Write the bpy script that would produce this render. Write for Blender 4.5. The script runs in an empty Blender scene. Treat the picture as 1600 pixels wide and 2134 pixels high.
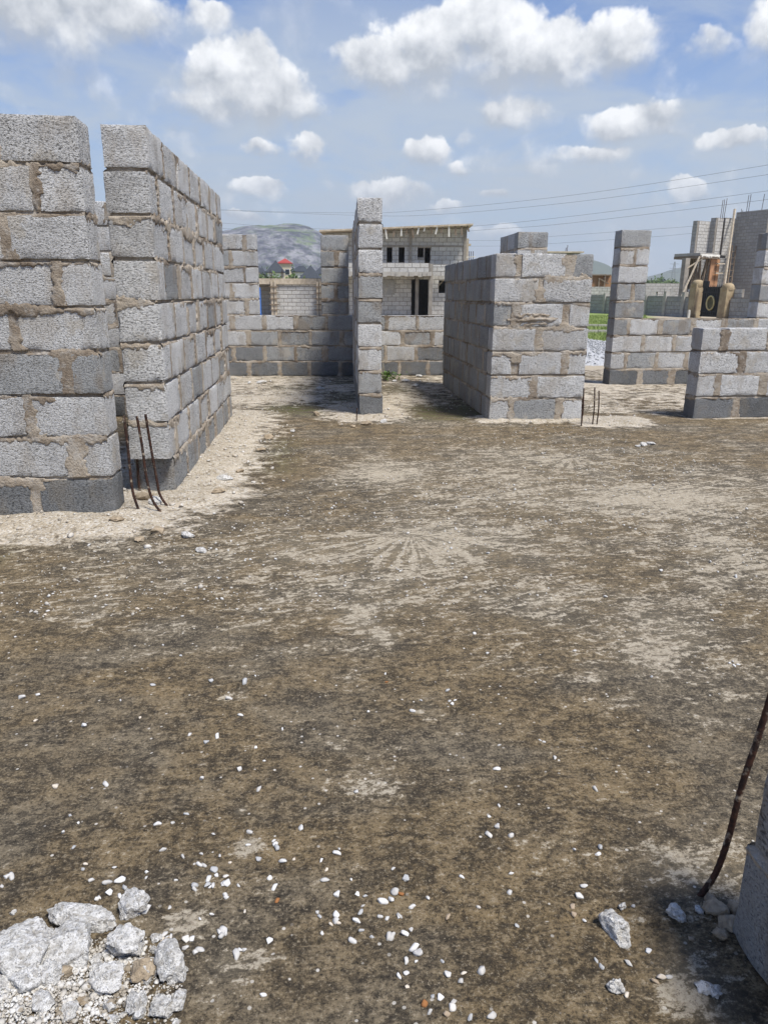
import bpy, math, random
import numpy as np
from mathutils import Vector, Matrix

# ------------------------------------------------------------------ camera, sky, sun, exposure
scene = bpy.context.scene
COL = scene.collection
F, PITCH, ROLL, CAMH, YAW = 1547.0, math.radians(16.34), math.radians(0.24), 1.295, math.radians(4.5)
SUN_EL, SUN_AZ = math.radians(61), math.radians(139)        # azimuth clockwise from +Y: to the right and behind
cam_d = bpy.data.cameras.new('camera'); cam = bpy.data.objects.new('camera', cam_d); COL.objects.link(cam)
cam_d.sensor_fit = 'HORIZONTAL'; cam_d.sensor_width = 36.0; cam_d.lens = F/1600*36
cam_d.clip_start = 0.05; cam_d.clip_end = 8000
cam.matrix_world = (Matrix.Translation((0, 0, CAMH)) @ Matrix.Rotation(-YAW, 4, 'Z')
                    @ Matrix.Rotation(math.pi/2-PITCH, 4, 'X') @ Matrix.Rotation(ROLL, 4, 'Z'))
scene.camera = cam
scene.view_settings.view_transform = 'Standard'; scene.view_settings.look = 'None'
scene.view_settings.gamma = 1.0; scene.view_settings.exposure = 0.42
scene.cycles.max_bounces = 5; scene.cycles.diffuse_bounces = 3; scene.cycles.volume_bounces = 0
try: scene.view_settings.use_curve_mapping = False
except Exception: pass

def ray(px, py):
    """direction of a place seen in the photograph, camera heading frame: right, forward, up"""
    a, b = px-800, py-1067
    u = a*math.cos(ROLL)+b*math.sin(ROLL); v = -a*math.sin(ROLL)+b*math.cos(ROLL)
    return (u/F, math.cos(PITCH)-v/F*math.sin(PITCH), -math.sin(PITCH)-v/F*math.cos(PITCH))
def to_world(X, Y, Z=0.0):
    return Vector((X*math.cos(YAW)+Y*math.sin(YAW), -X*math.sin(YAW)+Y*math.cos(YAW), Z))
def floor_at(px, py, z=0.0):
    d = ray(px, py); t = (z-CAMH)/d[2]
    return to_world(d[0]*t, d[1]*t, z)
def local_at(px, py, D):
    d = ray(px, py); t = D/d[1]
    return d[0]*t, CAMH+d[2]*t            # metres to the right, height
def at(px, py, D):
    x, z = local_at(px, py, D); return to_world(x, D, z)
def az_el(px, py):
    d = ray(px, py); w = to_world(d[0], d[1], d[2]).normalized()
    return math.atan2(w.x, w.y), math.asin(w.z)

class Nodes:
    def __init__(s, tree): s.t = tree; s.n = tree.nodes; s.l = tree.links
    def put(s, sock, v):
        if v is None: return
        if isinstance(v, bpy.types.NodeSocket): s.l.new(v, sock)
        elif isinstance(v, (tuple, list)) and sock.type == 'RGBA' and len(v) == 3: sock.default_value = (*v, 1)
        else: sock.default_value = v
    def math(s, op, a, b=None, c=None, clamp=False):
        n = s.n.new('ShaderNodeMath'); n.operation = op; n.use_clamp = clamp
        for i, v in enumerate((a, b, c)): s.put(n.inputs[i], v)
        return n.outputs[0]
    def vmath(s, op, a, b=None, scale=None):
        n = s.n.new('ShaderNodeVectorMath'); n.operation = op
        s.put(n.inputs[0], a)
        if b is not None: s.put(n.inputs[1], b)
        if scale is not None: s.put(n.inputs['Scale'], scale)
        return n.outputs['Value'] if op in ('LENGTH', 'DISTANCE', 'DOT_PRODUCT') else n.outputs[0]
    def mix(s, f, a, b, mode='MIX'):
        n = s.n.new('ShaderNodeMix'); n.data_type = 'RGBA'; n.blend_type = mode; n.clamp_factor = True
        s.put(n.inputs[0], f); s.put(n.inputs[6], a); s.put(n.inputs[7], b)
        return n.outputs[2]
    def noise(s, vec, scale, detail=4, rough=.55, dist=0.0, w=None):
        n = s.n.new('ShaderNodeTexNoise')
        if w is not None: n.noise_dimensions = '4D'; s.put(n.inputs['W'], w)
        s.put(n.inputs['Vector'], vec); s.put(n.inputs['Scale'], scale); s.put(n.inputs['Detail'], detail)
        s.put(n.inputs['Roughness'], rough); s.put(n.inputs['Distortion'], dist)
        return n.outputs[0]
    def voro(s, vec, scale, feature='F1', rnd=1.0):
        n = s.n.new('ShaderNodeTexVoronoi'); n.feature = feature
        s.put(n.inputs['Vector'], vec); s.put(n.inputs['Scale'], scale); s.put(n.inputs['Randomness'], rnd)
        return n.outputs['Distance'], (n.outputs['Color'] if 'Color' in n.outputs else None)
    def step(s, v, lo, hi):
        n = s.n.new('ShaderNodeMapRange'); n.interpolation_type = 'SMOOTHSTEP'
        s.put(n.inputs[0], v); s.put(n.inputs[1], lo); s.put(n.inputs[2], hi)
        return n.outputs[0]
    def lin(s, v, a, b, c, d):
        n = s.n.new('ShaderNodeMapRange'); s.put(n.inputs[0], v)
        for i, q in enumerate((a, b, c, d)): s.put(n.inputs[i+1], q)
        return n.outputs[0]
    def comb(s, x, y, z):
        n = s.n.new('ShaderNodeCombineXYZ')
        for i, v in enumerate((x, y, z)): s.put(n.inputs[i], v)
        return n.outputs[0]
    def sep(s, v):
        n = s.n.new('ShaderNodeSeparateXYZ'); s.put(n.inputs[0], v); return n.outputs
    def bump(s, h, strength, dist, normal=None):
        n = s.n.new('ShaderNodeBump'); s.put(n.inputs['Height'], h); s.put(n.inputs['Strength'], strength)
        s.put(n.inputs['Distance'], dist)
        if normal: s.put(n.inputs['Normal'], normal)
        return n.outputs[0]

world = bpy.data.worlds.new('World'); scene.world = world; world.use_nodes = True
def build_sky():
    N = Nodes(world.node_tree); N.n.clear()
    out = N.n.new('ShaderNodeOutputWorld')
    sky = N.n.new('ShaderNodeTexSky'); sky.sky_type = 'NISHITA'; sky.sun_disc = False
    sky.sun_elevation = SUN_EL; sky.sun_rotation = SUN_AZ; sky.air_density = 1.0; sky.dust_density = .3; sky.ozone_density = 4.0
    tc = N.n.new('ShaderNodeTexCoord').outputs['Generated']
    d = N.sep(tc); el0 = N.math('ARCSINE', d[2])
    BRIGHT, SHADE, VEIL, LOW = (8.4, 8.5, 8.6), (3.8, 4.1, 4.5), (4.0, 4.6, 5.3), (3.8, 4.65, 5.4)
    base = N.mix(N.math('MULTIPLY', N.step(el0, .38, -.02), .92), N.mix(1.0, sky.outputs[0], (.64, .82, 1.10), 'MULTIPLY'), LOW)
    hz = N.step(el0, .52, .10)
    def finish(dens, L, vm):
        c = N.mix(vm, base, VEIL)
        c = N.mix(dens, c, N.mix(L, SHADE, BRIGHT))
        bg = N.n.new('ShaderNodeBackground'); bg.inputs[1].default_value = .1; N.l.new(c, bg.inputs[0]); return bg.outputs[0]
    # the whole sky: scattered cumulus and thin veil
    cov = N.noise(N.vmath('MULTIPLY', tc, (1, 1, 2.0)), 3.4, 4, .55)
    gen = finish(N.math('MULTIPLY', N.step(cov, .54, .68), .9), N.step(cov, .75, .55), N.math('MULTIPLY', hz, .5))
    # the part above the houses: each cumulus where it hangs
    az0 = N.math('ARCTAN2', d[0], d[1])
    w1 = N.noise(tc, 8, 5, .62); w2 = N.noise(N.vmath('ADD', tc, (3.1, 7.7, 1.3)), 8, 5, .62)
    az = N.math('MULTIPLY_ADD', N.math('SUBTRACT', w1, .5), .13, az0)
    el = N.math('MULTIPLY_ADD', N.math('SUBTRACT', w2, .5), .075, el0)
    blobs = [(60, 15, 230, 78, 1), (240, 35, 95, 55, .9), (425, 42, 66, 34, .75), (505, 160, 98, 70, 1.1), (580, 205, 80, 60, 1), (470, 220, 90, 40, .8), (620, 240, 90, 30, .6),
             (790, 150, 95, 58, .95), (900, 125, 120, 80, 1), (1030, 75, 130, 72, 1.1), (1130, 110, 130, 70, 1), (1260, 100, 110, 52, .85), (1000, 170, 260, 40, .6),
             (1480, 95, 52, 34, .6), (1600, 60, 50, 50, .7), (1070, 240, 90, 40, .75), (1310, 255, 105, 42, .95), (1330, 285, 120, 22, .6), (895, 318, 62, 38, .95),
             (965, 352, 50, 22, .6), (640, 322, 38, 34, .8), (540, 304, 44, 22, .8), (540, 397, 68, 22, .95), (780, 400, 95, 28, 1.05),
             (1235, 332, 85, 26, .85), (1510, 300, 60, 20, .85), (1052, 408, 40, 14, .85), (930, 428, 48, 16, .75), (1430, 405, 52, 22, .85),
             (990, 285, 45, 26, .6), (1030, 480, 60, 16, .6), (500, 465, 50, 12, .7)]
    Fv = None; S = None; W = None
    for (px, py, rx, ry, k) in blobs:
        a0, e0 = az_el(px, py); rxa = rx/F*.98; rya = ry/F*.98
        qx = N.math('MULTIPLY_ADD', az, 1/rxa, -a0/rxa); qy = N.math('MULTIPLY_ADD', el, 1/rya, -e0/rya)
        v = N.math('SUBTRACT', k*1.0+.22, N.math('MULTIPLY_ADD', qx, qx, N.math('MULTIPLY', qy, qy)))
        w = N.math('MAXIMUM', N.math('ADD', v, .6), 0.0); w = N.math('MULTIPLY', w, w)
        Fv = v if Fv is None else N.math('MAXIMUM', Fv, v)
        S = N.math('MULTIPLY', w, qy) if S is None else N.math('MULTIPLY_ADD', w, qy, S)
        W = w if W is None else N.math('ADD', W, w)
    G = N.math('DIVIDE', S, N.math('ADD', W, .08))
    puff = N.noise(tc, 17, 7, .56)
    off = (math.sin(SUN_AZ)*.010, math.cos(SUN_AZ)*.004, .020)
    rel = N.math('SUBTRACT', puff, N.noise(N.vmath('ADD', tc, off), 17, 7, .56))
    edge = N.math('MULTIPLY_ADD', N.math('SUBTRACT', puff, .5), 2.0, Fv)
    soft = N.lin(G, -.7, .6, 2.8, .8)                    # crisp tops, ragged soft undersides
    dens = N.step(N.math('DIVIDE', edge, soft), 0, .55)
    L = N.math('MULTIPLY_ADD', rel, 2.6, N.math('MULTIPLY_ADD', G, .62, .36), clamp=True)
    veil = N.noise(N.vmath('MULTIPLY', tc, (1, 1, 3.2)), 5, 6, .62, .5)
    vm = N.math('MULTIPLY', N.step(veil, .28, .64), N.math('MULTIPLY', hz, .98))
    rag = N.math('MULTIPLY', N.step(N.math('ADD', N.math('MULTIPLY', w1, .5), N.math('MULTIPLY', puff, .6)), .56, .70), N.math('MULTIPLY', hz, .55))
    dens = N.math('MULTIPLY', N.math('MAXIMUM', dens, rag), N.lin(el0, .03, .16, .45, .97))
    fine = finish(dens, L, vm)
    front = N.step(N.vmath('DOT_PRODUCT', tc, tuple(to_world(*ray(800, 420)).normalized())), .74, .83)
    mx = N.n.new('ShaderNodeMixShader'); N.l.new(front, mx.inputs[0]); N.l.new(gen, mx.inputs[1]); N.l.new(fine, mx.inputs[2])
    N.l.new(mx.outputs[0], out.inputs[0])
build_sky()
sun_d = bpy.data.lights.new('sun', 'SUN'); sun_d.energy = 4.3; sun_d.angle = math.radians(15); sun_d.color = (1.0, .955, .88)
sun = bpy.data.objects.new('sun', sun_d); COL.objects.link(sun); sun.location = (20, -12, 40)
sv = Vector((math.sin(SUN_AZ)*math.cos(SUN_EL), math.cos(SUN_AZ)*math.cos(SUN_EL), math.sin(SUN_EL)))
sun.rotation_euler = sv.to_track_quat('Z', 'Y').to_euler()

# ------------------------------------------------------------------ helpers
rng = random.Random(11)
def _hash(ix, iy, iz):
    h = (ix.astype(np.int64)*374761393 + iy.astype(np.int64)*668265263 + iz.astype(np.int64)*1274126177) & 0xFFFFFFFF
    h = ((h ^ (h >> 13))*1274126177) & 0xFFFFFFFF
    h = ((h ^ (h >> 16))*2246822519) & 0xFFFFFFFF
    return ((h ^ (h >> 15)) & 0xFFFFFF)/float(0xFFFFFF)
def vn(p, s=1.0, seed=0):
    p = np.asarray(p, float)*s+seed*17.31
    i = np.floor(p).astype(np.int64); f = p-i; f = f*f*(3-2*f)
    r = 0
    for dx in (0, 1):
        for dy in (0, 1):
            for dz in (0, 1):
                w = (f[..., 0] if dx else 1-f[..., 0])*(f[..., 1] if dy else 1-f[..., 1])*(f[..., 2] if dz else 1-f[..., 2])
                r = r+w*_hash(i[..., 0]+dx, i[..., 1]+dy, i[..., 2]+dz)
    return r
def fbm(p, s=1.0, oct=4, seed=0, gain=.5):
    r = 0; a = 1; t = 0
    for k in range(oct):
        r = r+a*vn(p, s*2**k, seed+k*3); t += a; a *= gain
    return r/t
def p3(x, y, z=0.0):
    x, y = np.broadcast_arrays(np.asarray(x, float), np.asarray(y, float))
    return np.stack([x, y, np.broadcast_to(np.asarray(z, float), x.shape)], -1)
def sst(x, a, b):
    t = np.clip((x-a)/(b-a), 0, 1); return t*t*(3-2*t)

def mesh(name, verts, faces, mat=None, smooth=False, sharp=None):
    me = bpy.data.meshes.new(name)
    verts = np.asarray(verts, np.float32).reshape(-1, 3)
    if isinstance(faces, np.ndarray):
        n, k = faces.shape
        me.vertices.add(len(verts)); me.vertices.foreach_set('co', verts.ravel())
        me.loops.add(n*k); me.loops.foreach_set('vertex_index', faces.astype(np.int32).ravel())
        me.polygons.add(n); me.polygons.foreach_set('loop_start', np.arange(n, dtype=np.int32)*k)
        me.update(calc_edges=True)
    else:
        me.from_pydata(verts.tolist(), [], faces)
    if smooth:
        me.polygons.foreach_set('use_smooth', np.ones(len(me.polygons), bool))
        if sharp: me.set_sharp_from_angle(angle=math.radians(sharp))
    if mat: me.materials.append(mat)
    me.update(); return me
def obj(name, me, parent=None, loc=(0, 0, 0), rot=(0, 0, 0), scale=(1, 1, 1)):
    o = bpy.data.objects.new(name, me); COL.objects.link(o)
    o.location = loc; o.rotation_euler = rot; o.scale = scale
    if parent: o.parent = parent
    return o
def tag(o, label=None, cat=None, group=None, kind=None):
    if label: o['label'] = label
    if cat: o['category'] = cat
    if group: o['group'] = group
    if kind: o['kind'] = kind
    return o
def thing(name, label, cat, loc=(0, 0, 0), rotz=0.0, group=None):
    o = obj(name, None, None, loc, (0, 0, rotz)); o.empty_display_size = .2
    return tag(o, label, cat, group)

class MB:
    """collects shapes for one mesh"""
    def __init__(s): s.v = []; s.f = []
    def add(s, v, f):
        b = len(s.v); s.v += [tuple(p) for p in v]; s.f += [tuple(i+b for i in q) for q in f]; return s
    def box(s, a, b):
        (x0, y0, z0), (x1, y1, z1) = a, b
        return s.add([(x0, y0, z0), (x1, y0, z0), (x1, y1, z0), (x0, y1, z0), (x0, y0, z1), (x1, y0, z1), (x1, y1, z1), (x0, y1, z1)],
                     [(0, 3, 2, 1), (4, 5, 6, 7), (0, 1, 5, 4), (1, 2, 6, 5), (2, 3, 7, 6), (3, 0, 4, 7)])
    def bar(s, a, b, w, t=None):
        """square timber from a to b"""
        t = t or w; a = Vector(a); b = Vector(b); d = (b-a).normalized()
        up = Vector((0, 0, 1)) if abs(d.z) < .9 else Vector((0, 1, 0))
        x = d.cross(up).normalized()*w/2; y = x.cross(d).normalized()*t/2
        v = [a-x-y, a+x-y, a+x+y, a-x+y, b-x-y, b+x-y, b+x+y, b-x+y]
        return s.add(v, [(0, 3, 2, 1), (4, 5, 6, 7), (0, 1, 5, 4), (1, 2, 6, 5), (2, 3, 7, 6), (3, 0, 4, 7)])
    def tube(s, pts, r, n=8, closed=True):
        pts = [Vector(p) for p in pts]; rs = r if isinstance(r, (list, tuple)) else [r]*len(pts); v = []; f = []
        up = None
        for i, p in enumerate(pts):
            d = (pts[min(i+1, len(pts)-1)]-pts[max(i-1, 0)]).normalized()
            if up is None: up = Vector((0, 0, 1)) if abs(d.z) < .9 else Vector((1, 0, 0))
            x = d.cross(up).normalized(); y = x.cross(d).normalized(); up = y
            for k in range(n):
                a = 2*math.pi*k/n; v.append(p+(x*math.cos(a)+y*math.sin(a))*rs[i])
        for i in range(len(pts)-1):
            for k in range(n):
                k2 = (k+1) % n; f.append((i*n+k, i*n+k2, (i+1)*n+k2, (i+1)*n+k))
        if closed: f += [tuple(range(n))[::-1], tuple((len(pts)-1)*n+k for k in range(n))]
        return s.add(v, f)
    def build(s, name, mat, parent=None, smooth=False, sharp=None, **kw):
        return obj(name, mesh(name, s.v, s.f, mat, smooth, sharp), parent, **kw)

def ico(sub=1):
    import bmesh
    bm = bmesh.new(); bmesh.ops.create_icosphere(bm, subdivisions=sub, radius=1)
    v = np.array([q.co[:] for q in bm.verts]); f = np.array([[q.index for q in p.verts] for p in bm.faces]); bm.free()
    return v, f
ICO = {k: ico(k) for k in (1, 2, 3, 4, 5)}

# ------------------------------------------------------------------ materials
def new_mat(name):
    m = bpy.data.materials.new(name); m.use_nodes = True
    N = Nodes(m.node_tree); b = N.n['Principled BSDF']; b.inputs['Specular IOR Level'].default_value = .25
    b.inputs['Roughness'].default_value = .92
    return m, N, b
def obj_coords(N, spread=31.0):
    tc = N.n.new('ShaderNodeTexCoord'); oi = N.n.new('ShaderNodeObjectInfo')
    r = oi.outputs['Random']
    off = N.comb(N.math('MULTIPLY', r, spread), N.math('MULTIPLY', r, spread*1.7), N.math('MULTIPLY', r, spread*.6))
    return N.vmath('ADD', tc.outputs['Object'], off), r
def world_coords(N):
    return N.n.new('ShaderNodeNewGeometry').outputs['Position']

def block_material(name, light, dark, stain, stain_amt=.5, bump=1.0, hi=(.78, .78, .76), low=(.09, .09, .088), low2=(.27, .262, .25), wash_amt=.7, wash_col=(.50, .46, .395)):
    m, N, b = new_mat(name)
    p, r = obj_coords(N)
    pz = N.vmath('MULTIPLY', p, (1, 1, 2.1)); r2 = N.math('FRACT', N.math('MULTIPLY', r, 9.71))
    tone = N.noise(p, 5.5, 3, .6)
    grit = N.noise(pz, 58, 5, .72)
    fine = N.noise(p, 190, 2, .6)
    pit = N.noise(N.vmath('ADD', pz, (9, 4, 2)), 85, 3, .6)
    t = N.math('MULTIPLY_ADD', N.math('SUBTRACT', tone, .5), 1.3, N.lin(r, 0, 1, .15, .95))
    c = N.mix(t, dark, light)
    c = N.mix(N.math('MULTIPLY', N.step(fine, .45, .7), .45), c, hi)
    c = N.mix(N.math('MULTIPLY', N.step(grit, .49, .38), N.lin(r2, 0, 1, .30, .80)), c, low)
    c = N.mix(N.math('MULTIPLY', N.step(pit, .43, .33), N.lin(r2, 0, 1, .45, .95)), c, low)
    wash = N.noise(N.vmath('ADD', p, (21, 5, 13)), 3.4, 6, .68)
    c = N.mix(N.math('MULTIPLY', N.step(wash, .56, .64), wash_amt), c, wash_col)
    st = N.noise(N.vmath('MULTIPLY', N.vmath('ADD', p, (5, 1, 8)), (1, 1, .45)), 4.2, 5, .62)
    c = N.mix(N.math('MULTIPLY', N.step(st, .50, .66), stain_amt), c, stain)
    s2 = N.noise(N.vmath('ADD', p, (15, 2, 3)), 2.6, 4, .6)
    c = N.mix(N.math('MULTIPLY', N.step(s2, .52, .70), .40), c, low2)
    N.put(b.inputs['Base Color'], c)
    h = N.math('ADD', N.math('MULTIPLY', grit, .8), N.math('MULTIPLY', N.step(pit, .48, .28), -.5))
    h = N.math('ADD', h, N.math('MULTIPLY', fine, .18))
    N.put(b.inputs['Normal'], N.bump(h, 1.0, .022*bump))
    b.inputs['Roughness'].default_value = .95
    return m
M = {}
M['block'] = block_material('concrete_block', (.72, .715, .70), (.52, .515, .505), (.42, .375, .315), .5)
M['damp'] = block_material('damp_block', (.24, .247, .252), (.12, .127, .132), (.26, .225, .175), .45, hi=(.42, .42, .41), low=(.04, .042, .044), wash_amt=.3, wash_col=(.27, .24, .2))
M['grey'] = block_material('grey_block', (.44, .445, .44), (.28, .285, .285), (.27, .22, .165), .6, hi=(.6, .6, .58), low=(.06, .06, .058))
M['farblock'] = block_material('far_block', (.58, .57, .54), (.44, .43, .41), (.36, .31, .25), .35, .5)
M['fargrey'] = block_material('far_grey_block', (.36, .36, .35), (.25, .25, .245), (.30, .26, .21), .35, .5)  # right house sides and fence panels have their shade put into this darker colour

def simple(name, c1, c2, scale=8, bump=.3, dist=.004, rough=.9, coords='obj', detail=5, lo=.35, hi=.65, c3=None):
    m, N, b = new_mat(name)
    p = obj_coords(N)[0] if coords == 'obj' else world_coords(N)
    n = N.noise(p, scale, detail, .6)
    c = N.mix(N.step(n, lo, hi), c1, c2)
    if c3: c = N.mix(N.step(N.noise(N.vmath('ADD', p, (3, 9, 5)), scale*.5, 4, .6), .55, .7), c, c3)
    N.put(b.inputs['Base Color'], c); b.inputs['Roughness'].default_value = rough
    if bump: N.put(b.inputs['Normal'], N.bump(N.noise(p, scale*4, 4, .65), bump, dist))
    return m
def mortar_material():
    m, N, b = new_mat('mortar'); p = world_coords(N)
    n = N.noise(p, 7, 5, .65); g = N.noise(p, 70, 4, .7); s = N.noise(N.vmath('MULTIPLY', p, (1, 1, .5)), 2.1, 5, .65)
    c = N.mix(N.step(n, .3, .7), (.29, .235, .175), (.47, .41, .33))
    c = N.mix(N.math('MULTIPLY', N.step(s, .46, .62), .8), c, (.175, .135, .098))
    c = N.mix(N.math('MULTIPLY', N.step(g, .45, .3), .5), c, (.10, .08, .06))
    dst = N.noise(N.vmath('ADD', p, (4, 8, 2)), 11, 6, .7)
    c = N.mix(N.math('MULTIPLY', N.step(dst, .49, .64), .58), c, (.45, .425, .385))
    N.put(b.inputs['Base Color'], c); N.put(b.inputs['Normal'], N.bump(N.math('ADD', N.math('MULTIPLY', g, 1.4), n), 1.0, .012))
    return m
M['mortar'] = mortar_material()
M['farmortar'] = simple('far_mortar', (.20, .185, .16), (.28, .255, .225), 3, 0)
M['rust'] = simple('rusty_steel', (.060, .027, .017), (.020, .012, .010), 60, .6, .002, .8, c3=(.30, .25, .19))
M['timber'] = simple('raw_timber', (.52, .45, .35), (.38, .32, .24), 5, .3)
M['old_timber'] = simple('weathered_timber', (.16, .12, .085), (.24, .19, .14), 5, .3)
M['board'] = simple('brown_board', (.40, .22, .12), (.33, .18, .10), 3, .2)
M['render'] = simple('cement_render', (.30, .275, .24), (.22, .20, .175), 3, .3)
M['concrete'] = simple('cast_concrete', (.42, .40, .36), (.33, .31, .28), 3, .3)
M['sack'] = simple('pale_plastic', (.70, .68, .62), (.55, .53, .48), 4, .2)
M['pillar'] = simple('yellow_render', (.40, .32, .20), (.28, .21, .13), 2.2, .5, .02, c3=(.18, .13, .08))
M['gate'] = simple('black_gate', (.012, .012, .015), (.02, .02, .024), 6, 0, rough=.45)
M['gold'] = simple('gold_trim', (.55, .46, .24), (.45, .36, .16), 6, 0, rough=.4)
M['bluepipe'] = simple('blue_pipe', (.03, .16, .55), (.03, .13, .45), 6, 0, rough=.5)
M['whitewall'] = simple('white_paint', (.72, .70, .66), (.62, .60, .56), 2, 0)
M['creamwall'] = simple('cream_paint', (.62, .54, .38), (.55, .47, .32), 2, 0)
M['roof'] = simple('dark_roof', (.035, .042, .055), (.05, .058, .07), 3, 0, rough=.7)
M['redroof'] = simple('red_roof', (.36, .06, .05), (.30, .05, .045), 3, 0, rough=.6)
M['glass'] = simple('dark_pane', (.02, .025, .035), (.03, .035, .045), 2, 0, rough=.2)
M['cable'] = simple('cable', (.10, .105, .115), (.12, .125, .135), 1, 0)
M['steel'] = simple('pylon_steel', (.28, .29, .30), (.24, .25, .26), 1, 0)
def chunk_material():
    m, N, b = new_mat('broken_concrete'); p, r = obj_coords(N)
    a = N.noise(p, 55, 5, .75); g = N.noise(p, 190, 3, .7); _, vc = N.voro(p, 130); k = N.sep(vc)
    c = N.mix(N.step(a, .36, .6), (.44, .425, .395), (.70, .685, .65))
    c = N.mix(N.math('MULTIPLY', N.step(k[0], .55, .95), .6), c, (.80, .79, .77)); c = N.mix(N.math('MULTIPLY', N.step(k[1], .7, .95), .6), c, (.36, .33, .28))
    c = N.mix(N.math('MULTIPLY', N.step(g, .45, .36), .7), c, (.20, .185, .16))
    N.put(b.inputs['Base Color'], c); N.put(b.inputs['Normal'], N.bump(N.math('ADD', a, N.math('MULTIPLY', g, .5)), 1.0, .014))
    return m
M['chunk'] = chunk_material()
M['chunk_tan'] = simple('tan_clod', (.42, .34, .24), (.28, .22, .15), 42, 1.0, .008)
def pebble_material():
    m, N, b = new_mat('white_stone'); p, r = obj_coords(N); n = N.noise(p, .9, 4, .7)
    c = N.mix(N.math('FRACT', N.math('MULTIPLY', r, 7.3)), (.44, .425, .40), (.66, .65, .63))
    c = N.mix(N.step(N.math('FRACT', N.math('MULTIPLY', r, 13.7)), .82, .92), c, (.58, .51, .42))
    c = N.mix(N.math('MULTIPLY', N.step(n, .46, .34), .35), c, (.40, .37, .32))
    N.put(b.inputs['Base Color'], c)
    return m
M['peb'] = pebble_material()
M['peb_tan'] = simple('tan_stone', (.50, .40, .29), (.36, .28, .20), 60, .6, .003)
M['peb_orange'] = simple('orange_stone', (.42, .19, .07), (.30, .13, .05), 60, .6, .003)
M['peb_grey'] = simple('grey_stone', (.55, .55, .54), (.38, .38, .38), 60, .6, .003)
M['bark'] = simple('bark', (.10, .08, .06), (.16, .13, .10), 8, .5)
M['stalk'] = simple('dry_stalk', (.34, .30, .22), (.24, .20, .14), 20, 0)
def leaf_material(name, a, b_):
    m, N, b = new_mat(name); p = world_coords(N)
    c = N.mix(N.step(N.noise(p, .9, 3), .35, .65), a, b_)
    N.put(b.inputs['Base Color'], c); b.inputs['Roughness'].default_value = .7
    return m
M['leaf'] = leaf_material('foliage', (.06, .11, .03), (.11, .16, .045))
M['leaf2'] = leaf_material('pale_foliage', (.11, .15, .05), (.14, .18, .07))
M['weed'] = leaf_material('weed_leaf', (.08, .15, .03), (.13, .20, .05))
M['grass'] = leaf_material('grass', (.19, .25, .07), (.25, .30, .10))

def gravel_material(name, pale, tan, dark):
    m, N, b = new_mat(name); p = world_coords(N)
    _, col = N.voro(p, 60)
    r = N.sep(col)
    c = N.mix(N.step(r[0], .2, .9), tan, pale); c = N.mix(N.step(r[1], .72, .9), c, dark)
    c = N.mix(N.math('MULTIPLY', N.step(N.noise(p, 140, 3), .5, .3), .5), c, dark)
    N.put(b.inputs['Base Color'], c); N.put(b.inputs['Normal'], N.bump(N.noise(p, 160, 3, .6), .5, .004))
    return m
M['gravel'] = gravel_material('gravel', (.60, .58, .54), (.44, .38, .30), (.26, .23, .19))
M['rubble'] = gravel_material('crumbled_concrete', (.60, .585, .55), (.45, .42, .37), (.26, .22, .165))
M['crushed'] = gravel_material('crushed_stone', (.50, .505, .51), (.38, .385, .39), (.24, .245, .255))

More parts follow.
